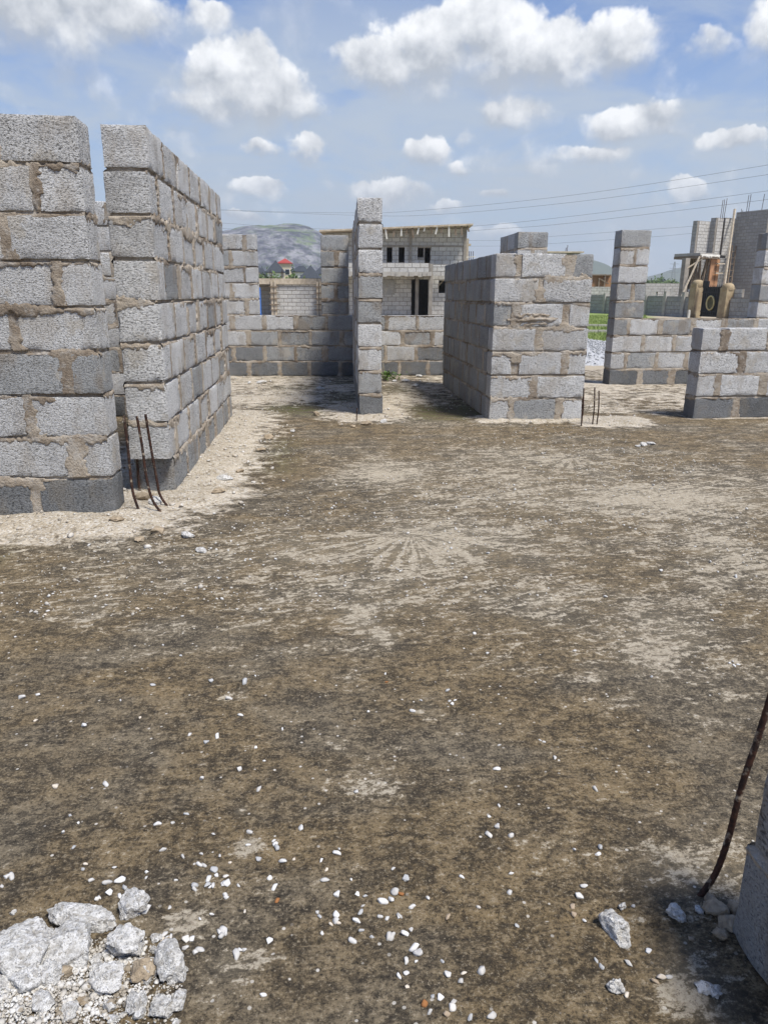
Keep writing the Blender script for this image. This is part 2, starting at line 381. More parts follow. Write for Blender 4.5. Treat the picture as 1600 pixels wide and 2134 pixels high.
def floor_material():
    m, N, b = new_mat('stained_concrete_floor'); p = world_coords(N)
    at_ = N.n.new('ShaderNodeAttribute'); at_.attribute_name = 'mask'
    k = N.sep(at_.outputs['Vector']); sand, moss, pale = k[0], k[1], k[2]
    # dark brown algae film over pale cement, in patches of several sizes
    st = N.vmath('MULTIPLY', p, (1.0, 1.35, 1))
    big = N.noise(st, 1.1, 4, .6, .3)
    mid = N.noise(st, 6.5, 6, .66, .5)
    fin = N.noise(st, 30, 7, .82)
    grit = N.noise(p, 130, 4, .8)
    # broom strokes fanning out from a few spots
    tot = None
    for (cx, cy, kk, sq) in ((.47, 4.0, 19, 1.0), (2.05, 5.95, 15, .7)):
        v = N.vmath('SUBTRACT', p, (cx, cy, 0)); s = N.sep(v)
        ang = N.math('ARCTAN2', s[0], N.math('MULTIPLY', s[1], 1.0)); rad = N.vmath('LENGTH', v)
        q = N.comb(N.math('MULTIPLY', ang, kk/6.28), N.math('MULTIPLY', rad, .7), cx)
        n = N.noise(q, 3.0, 4, .6, .25)
        w = N.math('MULTIPLY', N.math('MULTIPLY', N.step(rad, .85, .30), N.step(rad, .05, .22)), N.math('MULTIPLY', N.step(s[1], .12, -.12), sq))
        n = N.math('MULTIPLY', N.math('SUBTRACT', n, .5), w)
        tot = n if tot is None else N.math('ADD', tot, n)
    # long parallel sweeps
    sw = N.noise(N.vmath('MULTIPLY', N.vmath('ADD', p, N.vmath('SCALE', N.comb(0, big, 0), scale=.9)), (.8, 7.5, 1)), 1.5, 5, .62)
    v = N.math('MULTIPLY', N.math('SUBTRACT', big, .5), .5)
    v = N.math('MULTIPLY_ADD', N.math('SUBTRACT', mid, .5), 1.4, v)
    v = N.math('MULTIPLY_ADD', N.math('SUBTRACT', fin, .5), 2.5, v)
    v = N.math('MULTIPLY_ADD', N.math('SUBTRACT', sw, .5), N.lin(pale, 0, .6, .15, 1.25), v)
    sw2 = N.noise(N.vmath('MULTIPLY', N.vmath('ADD', N.comb(N.math('MULTIPLY_ADD', N.sep(p)[1], .35, N.sep(p)[0]), N.math('MULTIPLY_ADD', N.sep(p)[0], -.35, N.sep(p)[1]), 0), N.vmath('SCALE', N.comb(0, mid, 0), scale=.12)), (1.3, 9, 1)), 3.4, 5, .72)
    v = N.math('MULTIPLY_ADD', N.math('SUBTRACT', sw2, .5), N.lin(pale, .1, .6, .1, 2.2), v)
    v = N.math('MULTIPLY_ADD', tot, N.lin(pale, 0, .5, .3, 4.2), v)
    v = N.math('ADD', v, N.math('SUBTRACT', pale, .5))
    tone = N.step(N.math('MULTIPLY_ADD', fin, .9, N.math('MULTIPLY', mid, .55)), 0.62, .84)
    film = N.mix(tone, (.058, .044, .027), (.232, .170, .092))
    film = N.mix(N.step(big, .44, .60), film, N.mix(tone, (.058, .048, .035), (.205, .167, .112)))
    film = N.mix(N.math('MULTIPLY', N.step(fin, .54, .66), .6), film, (.31, .25, .165))
    film = N.mix(N.math('MULTIPLY', N.step(fin, .46, .36), .5), film, (.034, .027, .019))
    film = N.mix(N.math('MULTIPLY', N.step(grit, .56, .63), .7), film, (.34, .285, .20))
    film = N.mix(N.math('MULTIPLY', N.step(grit, .46, .38), .8), film, (.018, .015, .011))
    cem = N.mix(N.step(fin, .35, .65), (.31, .26, .185), (.50, .44, .34))
    cem = N.mix(N.math('MULTIPLY', N.step(grit, .48, .38), .75), cem, (.13, .10, .07))
    film = N.mix(N.step(pale, .3, 1.2), film, (.25, .215, .155))
    c = N.mix(N.step(v, .07, .30), film, cem)
    # pale grit trodden in
    vd, vc = N.voro(p, 55); cut = N.sep(vc)
    speck = N.math('MULTIPLY', N.step(vd, .26, .18), N.step(cut[0], N.lin(pale, 0, 1, .93, .80), 1.0))
    c = N.mix(speck, c, (.62, .58, .51))
    # green film in the damp corners
    ms = N.math('MULTIPLY', moss, N.step(N.math('ADD', mid, N.math('MULTIPLY', N.math('SUBTRACT', fin, .5), .7)), .40, .62))
    c = N.mix(ms, c, (.075, .080, .026))
    # loose sand and mortar droppings below the walls
    sd = N.step(N.math('ADD', sand, N.math('MULTIPLY_ADD', N.math('SUBTRACT', mid, .5), 1.1, N.math('MULTIPLY', N.math('SUBTRACT', fin, .5), .7))), .42, .68)
    g2, gc = N.voro(p, 75); gg = N.sep(gc)
    sc = N.mix(N.step(mid, .3, .7), (.40, .335, .24), (.56, .49, .385))
    sc = N.mix(N.math('MULTIPLY', N.step(gg[0], .55, .95), .7), sc, (.70, .66, .59))
    sc = N.mix(N.math('MULTIPLY', N.step(gg[1], .8, .98), .7), sc, (.19, .145, .095))
    c = N.mix(sd, c, sc)
    N.put(b.inputs['Base Color'], c); b.inputs['Roughness'].default_value = .93
    h = N.math('ADD', N.math('MULTIPLY', grit, .35), N.math('MULTIPLY', fin, .8))
    h = N.math('ADD', h, N.math('MULTIPLY', sand, N.math('MULTIPLY', N.math('SUBTRACT', .5, g2), 1.5)))
    N.put(b.inputs['Normal'], N.bump(h, 1.0, .012))
    return m
M['floor'] = floor_material()
def ground_material():
    m, N, b = new_mat('open_ground'); p = world_coords(N)
    n = N.noise(p, .35, 5, .6); f = N.noise(p, 6, 5, .7); far = N.noise(p, .012, 4, .6)
    earth = N.mix(f, (.30, .25, .18), (.44, .38, .29)); green = N.mix(f, (.17, .23, .06), (.25, .31, .10))
    y = N.sep(p)
    lane = N.math('MULTIPLY_ADD', y[1], .36, -1.0)
    g = N.math('MULTIPLY', N.step(y[1], 17.5, 20), N.math('MULTIPLY', N.step(N.math('SUBTRACT', y[0], lane), -4.5, -3), N.step(N.math('SUBTRACT', y[0], lane), 5.5, 4)))
    g = N.math('MAXIMUM', g, N.math('MULTIPLY', N.step(y[1], 90, 120), N.step(far, .42, .58)))
    g = N.math('MULTIPLY', g, N.step(N.math('ADD', n, N.math('MULTIPLY', f, .3)), .35, .5))
    c = N.mix(g, earth, green)
    N.put(b.inputs['Base Color'], c); N.put(b.inputs['Normal'], N.bump(f, .6, .03))
    return m
M['ground'] = ground_material()
def hill_material():
    m, N, b = new_mat('rocky_hill'); p = world_coords(N)
    nrm = N.sep(N.n.new('ShaderNodeNewGeometry').outputs['Normal'])
    n = N.noise(p, .016, 6, .65); f = N.noise(N.vmath('MULTIPLY', p, (1, 1, .6)), .03, 7, .72)
    rock = N.mix(N.step(f, .40, .62), (.045, .045, .065), (.34, .33, .34))
    gr = N.math('ADD', N.math('MULTIPLY', n, 1.0), N.math('MULTIPLY', N.math('SUBTRACT', nrm[2], .62), 1.5))
    c = N.mix(N.step(N.math('ADD', gr, N.math('MULTIPLY', N.math('SUBTRACT', f, .5), .8)), .99, 1.18), rock, N.mix(f, (.10, .16, .05), (.20, .25, .09)))
    sh = N.noise(p, .11, 4, .7)
    c = N.mix(N.math('MULTIPLY', N.step(sh, .52, .60), .7), c, (.04, .065, .03))
    N.put(b.inputs['Base Color'], c); N.put(b.inputs['Normal'], N.bump(f, 1.0, 14.0))
    return m
M['hill'] = hill_material()
M['green_hill'] = simple('wooded_hill', (.06, .085, .04), (.11, .13, .07), .02, 0, coords='world')

# ------------------------------------------------------------------ near walls of rough concrete blocks
CH, BH, T = .245, .225, .225            # course height, block height, wall thickness
def block_mesh(name, L, seed, nu, nt, nz, mat):
    V = []; Fc = []; base = 0
    def face(fn, a, b, ha, hb):
        nonlocal base
        def ls(n, half):
            e = min(.3, .013/half); return np.concatenate([[-1], np.linspace(-1+e, 1-e, n-1), [1]]) if n > 2 else np.linspace(-1, 1, n+1)
        A, B = np.meshgrid(ls(a, ha), ls(b, hb), indexing='ij')
        V.append(np.stack(fn(A, B), -1).reshape(-1, 3))
        i = (np.arange(a)[:, None]*(b+1)+np.arange(b)[None]).ravel()+base
        Fc.append(np.stack([i, i+b+1, i+b+2, i+1], -1)); base += (a+1)*(b+1)
    o = np.ones
    face(lambda A, B: (A, -o(A.shape), B), nu, nz, L/2, BH/2); face(lambda A, B: (-A, o(A.shape), B), nu, nz, L/2, BH/2)
    face(lambda A, B: (o(A.shape), A, B), nt, nz, T/2, BH/2); face(lambda A, B: (-o(A.shape), -A, B), nt, nz, T/2, BH/2)
    face(lambda A, B: (A, B, o(A.shape)), nu, nt, L/2, T/2); face(lambda A, B: (A, -B, -o(A.shape)), nu, nt, L/2, T/2)
    q = np.concatenate(V); h = np.array([L/2, T/2, BH/2]); p = q*h
    e = (np.abs(q) > .999).sum(-1)
    n = np.stack([vn(p, 22, seed+k)*.6+vn(p, 55, seed+k+20)*.5 for k in (1, 2, 3)], -1)-.55
    c = vn(p, 30, seed+7); c2 = vn(p, 9, seed+9)
    chip = np.where(e >= 2, .001+.009*np.clip(c-.35, 0, 1)+.02*np.clip(c2-.70, 0, 1)*2.5, 0)
    p = p-np.sign(q)*(np.abs(q) > .999)*chip[:, None]+n*.0045
    return mesh(name, p, np.concatenate(Fc), mat, True, 50)
VAR = {}
def block_variant(L, mat, fine):
    key = (round(L, 2), mat, fine)
    if key not in VAR:
        nu = max(4, int(L/(.028 if fine else .11)))
        VAR[key] = [block_mesh('block', L, s*5+int(L*100), nu, 8 if fine else 3, 8 if fine else 3, M[mat]) for s in range(7 if fine else 4)]
    return rng.choice(VAR[key])

def block_wall(name, label, x0, y0, rotz, length, courses, spans=None, fine=True, damp=1, res=.014, off=0, mats=None, patches=(), group=None,
               sides='fbse', joint=(.022, .05), course_shift=None, smear=1.0, grey=.12):
    """spans(k) -> list of (u0, u1) that course k fills"""
    root = thing(name, label, 'wall', (x0, y0, 0), rotz, group)
    spans = spans or (lambda k: [(0, length)])
    rows = []; mv = MB()
    R = random.Random(hash((round(x0, 2), round(y0, 2))) & 0xffff)
    for k in range(courses):
        js = []
        sh = (course_shift or {}).get(k, 0)
        for (a, b) in spans(k):
            a += sh
            u = a; first = True
            while u < b-.02:
                L = .45
                if first and (k+off) % 2: L = .215
                first = False
                if u+L > b-.09: L = b-u
                Ln = .45 if L > .3 else .215
                rem = b-(u+L)
                if 0 < rem < .13: L = b-u; rem = 0
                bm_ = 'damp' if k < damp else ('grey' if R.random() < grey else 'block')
                if mats: bm_ = mats(k, u, R) or bm_
                o = obj('block', block_variant(Ln, bm_, fine), root, (u+L/2, T/2+R.uniform(-.006, .006), k*CH+BH/2+.004),
                        (R.uniform(-.006, .006), R.uniform(-.008, .008), R.uniform(-.008, .008)+(math.pi if R.random() < .5 else 0)), (L/Ln, 1, 1))
                g = R.uniform(*joint)
                if rem > 0: js.append((u+L+g/2, g/2, R.random()))
                u += L+g
            mv.box((a+.012, .012, k*CH-(.0 if k else 0)+.002), (b-.012, T-.012, k*CH+CH-.03))
            if k < courses-1:
                for (a2, b2) in spans(k+1):
                    lo, hi = max(a, a2), min(b, b2)
                    if hi-lo > .05: mv.box((lo+.014, .014, k*CH+CH-.03), (hi-.014, T-.014, (k+1)*CH+.002))
        rows.append(js)
    # mortar squeezed out of the joints: an uneven skin on each face that sinks behind the middle of every block
    V = [np.array(mv.v)]; Q = [np.array(mv.f)]; base = len(mv.v)
    H = courses*CH
    def sheet(face):
        nonlocal base
        Lu = length if face in 'fb' else T
        nu = max(2, int(Lu/res)); nz = max(2, int(H/res))
        U, Z = np.meshgrid(np.linspace(.005, Lu-.005, nu+1), np.linspace(.003, H-.028, nz+1), indexing='ij')
        k = np.clip((Z/CH).astype(int), 0, courses-1)
        if face == 'f': P = p3(U+x0*3.3, Z, y0)
        elif face == 'b': P = p3(U+x0*3.3, Z, y0+7)
        else: P = p3(U+x0, Z, y0*3+(3 if face == 's' else 5))
        n1 = fbm(P, 9, 3, 1); n2 = fbm(P, 14, 3, 4); n3 = fbm(P, 34, 3, 8); n6 = vn(P, 60, 21); n4 = vn(P*np.array([1, 3.1, 1]), 2.1, 12); n5 = fbm(P, 2.2, 2, 15)
        kb = np.round((Z+.010)/CH); zb = kb*CH-.010
        inner = (kb >= 1) & (kb <= courses-1)
        bed = np.where(inner, .013+smear*(.056*(n1-.48)+.040*(n6-.5)+.040*np.clip(n5-.5, 0, 1)*2)-np.abs(Z-zb+.008*smear), -.05)
        rec = (.022*sst(n4, .42, .55)+.006*sst(n3, .6, .75))*sst(Z-zb, -.006, .004)+.012*sst(n4, .60, .70)
        ver = np.full(U.shape, -.05)
        if face in 'fb':
            for kk, js in enumerate(rows):
                for (uc, hw, rr) in js:
                    mk = (k == kk) & (np.abs(U-uc) < .12)
                    if mk.any():
                        val = hw+.006+smear*(.050*(n2-.47)+.040*(n6-.5)+.045*max(0, rr-.35))-np.abs(U-uc)
                        ver = np.where(mk, np.maximum(ver, val), ver)
        m = np.maximum(bed, ver)
        dep = np.where(m > 0, np.minimum(.0038, .001+m*.3)*(.4+1.2*n3), m*1.1)
        dep = dep-np.where(bed >= ver, rec, .014*sst(n5, .60, .72)*(n4 > .4))
        for (pu, pz, ru, rz) in patches:
            if face == 'f':
                e = 1-np.sqrt(((U-pu)/ru)**2+((Z-pz)/rz)**2)+1.0*(n1-.5)+.5*(n2-.5)
                dep = np.where(e > 0, np.maximum(dep, np.minimum(.016, .02*e)+.012*(n3-.4)+.008*np.sin((Z+n1*.12)*130)), dep)
        ok = np.zeros(U.shape, bool)
        for kk in range(courses):
            for (a, b) in spans(kk):
                a = a+(course_shift or {}).get(kk, 0)
                if face in 'fb': ok |= (k == kk) & (U > a) & (U < b)
                elif face == 's' and a < .02: ok |= (k == kk)
                elif face == 'e' and b > length-.02: ok |= (k == kk)
        dep = np.clip(dep, -.03, .03)
        if face == 'f': X = np.stack([U, -dep, Z], -1)
        elif face == 'b': X = np.stack([length-U, T+dep, Z], -1) if False else np.stack([U, T+dep, Z], -1)
        elif face == 's': X = np.stack([-dep, U, Z], -1)
        else: X = np.stack([length+dep, U, Z], -1)
        keep = ok & (dep > -.022)
        i = np.arange((nu+1)*(nz+1)).reshape(nu+1, nz+1)
        q = np.stack([i[:-1, :-1], i[1:, :-1], i[1:, 1:], i[:-1, 1:]], -1)
        kq = (keep[:-1, :-1] | keep[1:, :-1] | keep[1:, 1:] | keep[:-1, 1:]) & ok[:-1, :-1] & ok[1:, :-1] & ok[1:, 1:] & ok[:-1, 1:]
        q = q[kq]
        if face in 'bs': q = q[:, ::-1]
        if len(q) == 0: return
        used = np.unique(q); remap = np.full((nu+1)*(nz+1), -1); remap[used] = np.arange(len(used))
        V.append(X.reshape(-1, 3)[used]); Q.append(remap[q]+base); base += len(used)
    for s in sides: sheet(s)
    me = mesh('mortar', np.concatenate(V), np.concatenate(Q), M['mortar'], True, 60)
    obj('mortar', me, root)
    return root

HALF = math.pi/2
block_wall('block_wall', 'tall rough grey block wall filling the left edge, nearest and frontal', -3.45, 4.42, 0, 2.17, 9, off=1, res=.0085, joint=(.03, .07), smear=1.05)
w2 = block_wall('block_wall', 'tall pale block wall running away on the left, its end behind four rusty bars', -1.02, 4.86, HALF, 3.30, 9, res=.011, joint=(.03, .07), smear=1.45, course_shift={0: .10}, damp=0, mats=lambda k, u, R: 'grey' if k == 0 else None)
w2.scale = (1, 1.15, 1.022)
block_wall('block_wall', 'shaded block wall seen only through the narrow slit between the two left walls', -3.6, 8.26, 0, 2.33, 9, fine=False, res=.025)
w3 = block_wall('block_wall', 'tall slim block wall seen end on in the middle, one block wide', .615, 8.15, HALF-.022, 4.28, 9, res=.012, joint=(.02, .04), smear=.8, grey=.3)
w3.scale = (1, 1.13, 1.025)
def back_spans(k):
    if k < 4: return [(0, 4.9)]
    return [(0, 1.16), (2.16, 2.60)]
block_wall('block_wall', 'low back wall with a window gap between two raised block stubs', -2.2, 12.46, 0, 4.9, 9, spans=back_spans, res=.018, smear=.9,
           mats=lambda k, u, R: 'damp' if (k == 0 or (k == 1 and R.random() < .5)) else ('grey' if R.random() < .45 else None), joint=(.03, .06))
block_wall('block_wall', 'chest high block wall end two blocks wide with a splash of mortar, centre right', 1.73, 7.77, 0, 1.01, 7, res=.011, damp=0, joint=(.04, .085), smear=1.2,
           patches=[(.46, 1.06, .24, .06)], sides='fbe', off=1)
block_wall('block_wall', 'shaded block wall running back from the two block wide wall end', 1.96, 8.0, HALF, 3.08, 7, res=.014, damp=0, grey=1.1, joint=(.018, .035), smear=.5, sides='fbe', off=1)  # same blocks as elsewhere, all set to grey: shade put into the colour
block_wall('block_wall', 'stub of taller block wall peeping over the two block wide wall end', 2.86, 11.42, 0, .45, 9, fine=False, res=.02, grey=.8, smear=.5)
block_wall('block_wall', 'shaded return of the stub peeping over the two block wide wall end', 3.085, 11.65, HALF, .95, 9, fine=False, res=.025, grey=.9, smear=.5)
def right_spans(k):
    if k < 4: return [(0, 4.4)]
    return [(0, .45), (2.28, 4.4)]
block_wall('block_wall', 'low block wall on the right that starts with a tall single block pillar', 4.22, 10.90, math.radians(5), 4.4, 9, spans=right_spans, res=.016, joint=(.03, .08),
           mats=lambda k, u, R: 'grey' if k and R.random() < .25 else None)
block_wall('block_wall', 'four course block wall entering from the right edge, nearer than the pillar wall', 4.0, 7.80, math.radians(2.5), 2.8, 4, res=.013, joint=(.04, .10), smear=1.2)
block_wall('block_wall', 'low corner of block wall cut off by the lower right edge', 1.055, -.6, HALF, 1.79, 2, damp=0, grey=.6, res=.008, smear=.6, spans=lambda k: [(0, 1.79 if k == 0 else 1.765)])

# ------------------------------------------------------------------ floor and ground
def wall_dist(X, Y, boxes):
    d = np.full(X.shape, 9.)
    for (a, b, c, e) in boxes:
        d = np.minimum(d, np.hypot(np.maximum(np.maximum(a-X, X-b), 0), np.maximum(np.maximum(c-Y, Y-e), 0)))
    return d
def build_floor():
    ys = [.35]
    while ys[-1] < 13.2: ys.append(ys[-1]+max(.012, ys[-1]*.0085))
    ys = np.array(ys+[13.2]); xs = np.concatenate([np.linspace(-4.2, -1.6, 90), np.linspace(-1.6, 2.6, 300)[1:], np.linspace(2.6, 9.2, 200)[1:]])
    X, Y = np.meshgrid(xs, ys, indexing='ij'); P = p3(X, Y)
    n1 = fbm(P, 1.6, 4, 31); n2 = fbm(P, 9, 3, 37); n3 = fbm(P, 45, 2, 41)
    d1 = wall_dist(X, Y, [(-4.5, -1.29, 4.42, 4.65), (-1.25, -1.02, 4.9, 8.2)])
    d2 = wall_dist(X, Y, [(.33, .58, 8.15, 8.9)]); d3 = wall_dist(X, Y, [(1.73, 2.74, 7.77, 8.0), (2.75, 3.3, 7.5, 7.9)])
    d4 = wall_dist(X, Y, [(4.0, 9, 7.8, 8.0)])
    sand = np.maximum.reduce([1-d1/1.05, .95-d2/.85, .9-d3/.45, .6-d4/.35])
    sand = np.maximum(sand, .62*sst(Y, 7.2, 8.6)*sst(X, 2.5, 3.3)*(.4+1.0*n1))
    sand = np.maximum(sand, .66*sst(Y, 8.2, 9.2)*(.3+1.1*n1))
    pile = wall_dist(X, Y, [(-1.1, -.55, .7, 1.16)])
    sand = np.maximum(sand, .95-pile/.16)
    near = wall_dist(X, Y, [(.74, .9, .4, 1.3)])
    sand = np.clip(sand, 0, 1)
    moss = np.maximum.reduce([1-wall_dist(X, Y, [(-.5, .33, 8.6, 12.2)])/.5, .95-wall_dist(X, Y, [(1.1, 1.73, 8.1, 11.0)])/.45,
                              .6-wall_dist(X, Y, [(-.6, -.4, 5.6, 6.8)])/.4, .75-wall_dist(X, Y, [(-2.4, -1.8, 3.6, 3.9)])/.3])
    moss = np.clip(moss, 0, 1)
    pale = .225+.20*sst(Y, 1.8, 3.2)-.08*sst(Y, 4.6, 6.4)+.05*sst(X, .3, 1.6)+.20*(n1-.5)
    def spot(cx, cy, rx, ry, a): return a*np.exp(-(((X-cx)/rx)**2+((Y-cy)/ry)**2))
    pale = pale+spot(.47, 3.85, .55, .4, .30)+spot(2.3, 4.6, .7, .30, .34)+spot(1.9, 5.9, 1.1, .7, .14)+spot(1.0, 5.0, .6, .7, .12)+spot(.15, 3.0, .6, .35, .14)
    pale = pale+spot(1.25, 2.5, .35, .4, .16)+spot(.85, 1.35, .25, .13, .42)+spot(.70, 1.08, .10, .12, .5)+spot(.5, 1.95, .5, .3, .05)+spot(-.2, 1.2, .08, .05, .4)
    pale = pale+spot(-.21, 1.53, .035, .033, .6)+spot(-.24, 1.66, .02, .02, .5)+spot(.12, 1.75, .12, .09, .3)-spot(-.9, 2.2, .8, .6, .1)-spot(-.2, 4.6, .5, .6, .12)
    pale = pale+spot(-.25, 3.6, .5, .25, .15)+spot(.3, 5.4, .5, .3, .14)-spot(.6, 1.2, .3, .2, .06)
    for (px, py, rr, am) in [(505, 1450, 26, .32), (468, 1458, 18, .3), (750, 1290, 40, .34), (796, 1326, 26, .4), (522, 1560, 14, .3), (420, 1592, 16, .35), (700, 1560, 24, .25), (740, 1580, 40, .2), (735, 1410, 26, .25), (885, 1478, 36, .34), (1330, 1345, 60, .3),
                             (1400, 1300, 50, .22), (1120, 1240, 60, .25), (640, 1700, 18, .25), (690, 1690, 14, .28), (830, 1560, 22, .22), (380, 1930, 42, .4), (1530, 1150, 60, .3), (900, 1165, 60, .2), (200, 1280, 60, .22), (190, 1250, 50, .2), (560, 1600, 20, .2), (1090, 1400, 50, .16), (600, 1110, 50, .2), (780, 970, 40, .25), (850, 1000, 60, .2), (1100, 1000, 90, .2), (1350, 1050, 90, .2)]:
        c0 = floor_at(px, py); c1 = floor_at(px+rr, py); c2 = floor_at(px, py-rr*.7)
        pale = pale+spot(c0.x, c0.y, (c1-c0).length, (c2-c0).length, am*(1 if rr < 45 else .55))
    pale = np.clip(pale, 0, 1)
    Z = (n1-.5)*.016+(n2-.5)*.011+(n3-.5)*.0065*sst(6-Y, 0, 3)+np.clip(vn(P, 24, 88)-.72, 0, 1)*.022*sst(5-Y, 0, 2)
    Z = Z+sst(sand, .45, .95)*(.010+.030*n2)*sst(n1+.25*sand, .35, .7)
    # hairline crack across the foreground
    yc = 1.235+.03*np.sin(X*5.2)+.05*(fbm(p3(X, 0*X), 7, 3, 71)-.5)
    Z = Z-.009*np.exp(-((Y-yc)/.006)**2)*((X > -.15) & (X < .75))
    fade = sst(Y, .35, .5)
    nx, ny = X.shape; i = np.arange(nx*ny).reshape(nx, ny)
    q = np.stack([i[:-1, :-1], i[1:, :-1], i[1:, 1:], i[:-1, 1:]], -1).reshape(-1, 4)
    me = mesh('concrete_floor', np.stack([X, Y, Z], -1), q, M['floor'], True)
    at_ = me.attributes.new('mask', 'FLOAT_VECTOR', 'POINT')
    at_.data.foreach_set('vector', np.stack([sand, moss, pale], -1).astype(np.float32).ravel())
    o = obj('concrete_floor', me); tag(o, kind='structure')
    return xs, ys, Z, sand
FX, FY, FZ, FS = build_floor()
def floor_z(x, y):
    i = min(max(np.searchsorted(FX, x)-1, 0), len(FX)-2); j = min(max(np.searchsorted(FY, y)-1, 0), len(FY)-2)
    a = (x-FX[i])/(FX[i+1]-FX[i]); b = (y-FY[j])/(FY[j+1]-FY[j])
    return float((FZ[i, j]*(1-a)+FZ[i+1, j]*a)*(1-b)+(FZ[i, j+1]*(1-a)+FZ[i+1, j+1]*a)*b)
def floor_z_arr(x, y):
    i = np.clip(np.searchsorted(FX, x)-1, 0, len(FX)-2); j = np.clip(np.searchsorted(FY, y)-1, 0, len(FY)-2)
    return np.maximum.reduce([FZ[i, j], FZ[i+1, j], FZ[i, j+1], FZ[i+1, j+1]]), np.maximum(FS[i, j], FS[i+1, j+1])

def build_ground():
    n = 96; V = [(0, 0, -.035)]; Fq = []
    radii = [6, 20, 60, 160, 400, 900, 1700, 2450]
    for r in radii:
        for k in range(n):
            a = 2*math.pi*k/n; V.append((r*math.cos(a), r*math.sin(a), -.035-(.25 if r > 150 else 0)))
    for k in range(n): Fq.append((0, 1+k, 1+(k+1) % n))
    for j in range(len(radii)-1):
        for k in range(n):
            k2 = (k+1) % n; Fq.append((1+j*n+k, 1+(j+1)*n+k, 1+(j+1)*n+k2, 1+j*n+k2))
    tag(obj('ground', mesh('ground', V, Fq, M['ground'])), kind='structure')
build_ground()

# loose grit and gravel that nobody could count
def stones(name, pts, sizes, mat, sub=1, seed=0, kind='stuff', flat=.7):
    v0, f0 = ICO[sub]; R = np.random.default_rng(seed); n = len(pts)
    d = R.uniform(.55, 1.25, (n, len(v0), 1))*v0[None]
    a = R.uniform(0, 6.28, n); c, s = np.cos(a), np.sin(a)
    sc = np.stack([np.ones(n), R.uniform(.6, 1, n), R.uniform(.45, .8, n)*flat/.7], -1)
    d = d*sc[:, None]*np.asarray(sizes)[:, None, None]
    x = d[..., 0]*c[:, None]-d[..., 1]*s[:, None]; y = d[..., 0]*s[:, None]+d[..., 1]*c[:, None]
    P = np.asarray(pts)
    V = np.stack([x+P[:, None, 0], y+P[:, None, 1], d[..., 2]+P[:, None, 2]+.35*np.asarray(sizes)[:, None]*sc[:, 2:3]], -1)
    Fq = f0[None]+(np.arange(n)*len(v0))[:, None, None]
    o = obj(name, mesh(name, V.reshape(-1, 3), Fq.reshape(-1, 3), mat, False))
    return tag(o, kind=kind)
def scatter_gravel():
    R = np.random.default_rng(5)
    # on the sand under the walls
    x = R.uniform(-3.0, 3.6, 60000); y = R.uniform(3.4, 12.2, 60000)
    z, s = floor_z_arr(x, y)
    k = R.random(60000) < np.clip(s-.25, 0, 1)**1.3*.16
    x, y, z = x[k], y[k], z[k]
    tag(stones('sand_gravel', np.stack([x, y, z], -1), R.gamma(2.2, .0032, len(x))+.003, M['gravel'], 1, 3),
        'pale gravel and mortar grit lying along the feet of the walls', 'gravel')
    # trodden over the floor
    n = 11000; y = R.uniform(.12, 1, n)**.75; y = 1.0+y*9.5; x = (R.random(n)-.47)*(1.1*y+.4)
    cl = fbm(p3(x, y), .9, 3, 77); k = R.random(n) < sst(cl, .38, .62); x, y = x[k], y[k]
    k = (x > -4) & (x < 8.8); x, y = x[k], y[k]
    z, _ = floor_z_arr(x, y)
    tag(stones('scattered_grit', np.stack([x, y, z], -1), R.gamma(1.8, .0016, len(x))+.0024, M['rubble'], 1, 8),
        'tiny white grit strewn over the brown floor', 'gravel')
    # heap of crumbled concrete, lower left
    n = 42000; x = -.98+R.gamma(2.2, .13, n); y = 1.28-R.gamma(2.0, .085, n)
    fr = fbm(p3(x, y), 9, 3, 61); k = (x < -.30) & (y > .70) & (x > -1.15) & (R.random(n) < sst(fr+.75*(-.46-x)+.9*(1.20-y), .30, .62)); x, y = x[k], y[k]
    z, _ = floor_z_arr(x, y)
    hgt = np.clip(.05*np.exp(-((x+.85)/.3)**2-((y-.95)/.2)**2), 0, 1)
    tag(stones('rubble_grit', np.stack([x, y, z+hgt*R.random(len(x))], -1), R.gamma(1.2, .0014, len(x))+.0011, M['rubble'], 1, 12),
        'crumbled concrete grit around the broken chunks at lower left', 'gravel')
scatter_gravel()

# ------------------------------------------------------------------ broken chunks of concrete
def chunk_mesh(seed, dims, sub=4):
    v, f = ICO[sub]; v = v.copy()
    R = np.random.default_rng(seed)
    for k in range(9):                                    # broken planes
        nrm = R.normal(size=3); nrm /= np.linalg.norm(nrm); h = R.uniform(.55, .9)
        d = v@nrm; v = v-np.clip(d-h, 0, None)[:, None]*nrm
    l = np.linalg.norm(v, axis=1, keepdims=True)
    m = max(dims); q = v*np.array(dims)/.05
    n8 = vn(q+seed, 5.5, seed+6); n9 = vn(q+seed, 11, seed+8)
    v = v*(1+.40*(fbm(v+seed, 1.6, 2, seed)-.5)+.16*(fbm(v+seed, 5, 2, seed+2)-.5)+(.14*(n8-.5)+.16*(n9-.5))*.05/m)[:, None]
    return mesh('concrete_chunk', v*np.array(dims)*1.12, f, None, True, 32)
def chunk(label, px, py, w, d, h, seed, mat='chunk', rot=0.0, sink=.3, tilt=(0, 0), sub=4, name='concrete_chunk'):
    p = floor_at(px, py); me = chunk_mesh(seed, (w/2, d/2, h/2), sub); me.materials.append(M[mat])
    o = obj(name, me, None, (p.x, p.y, floor_z(p.x, p.y)+h*(.5-sink*.5)), (tilt[0], tilt[1], rot))
    return tag(o, label, 'rubble', 'broken concrete chunks')
chunk('largest broken concrete chunk, cut by the left edge near the lower corner', 40, 2010, .135, .15, .085, 1, rot=.4, sub=5)
chunk('crumbling grey chunk leaning against the largest chunk at lower left', 150, 2005, .105, .12, .07, 2, rot=-.3, sub=5)
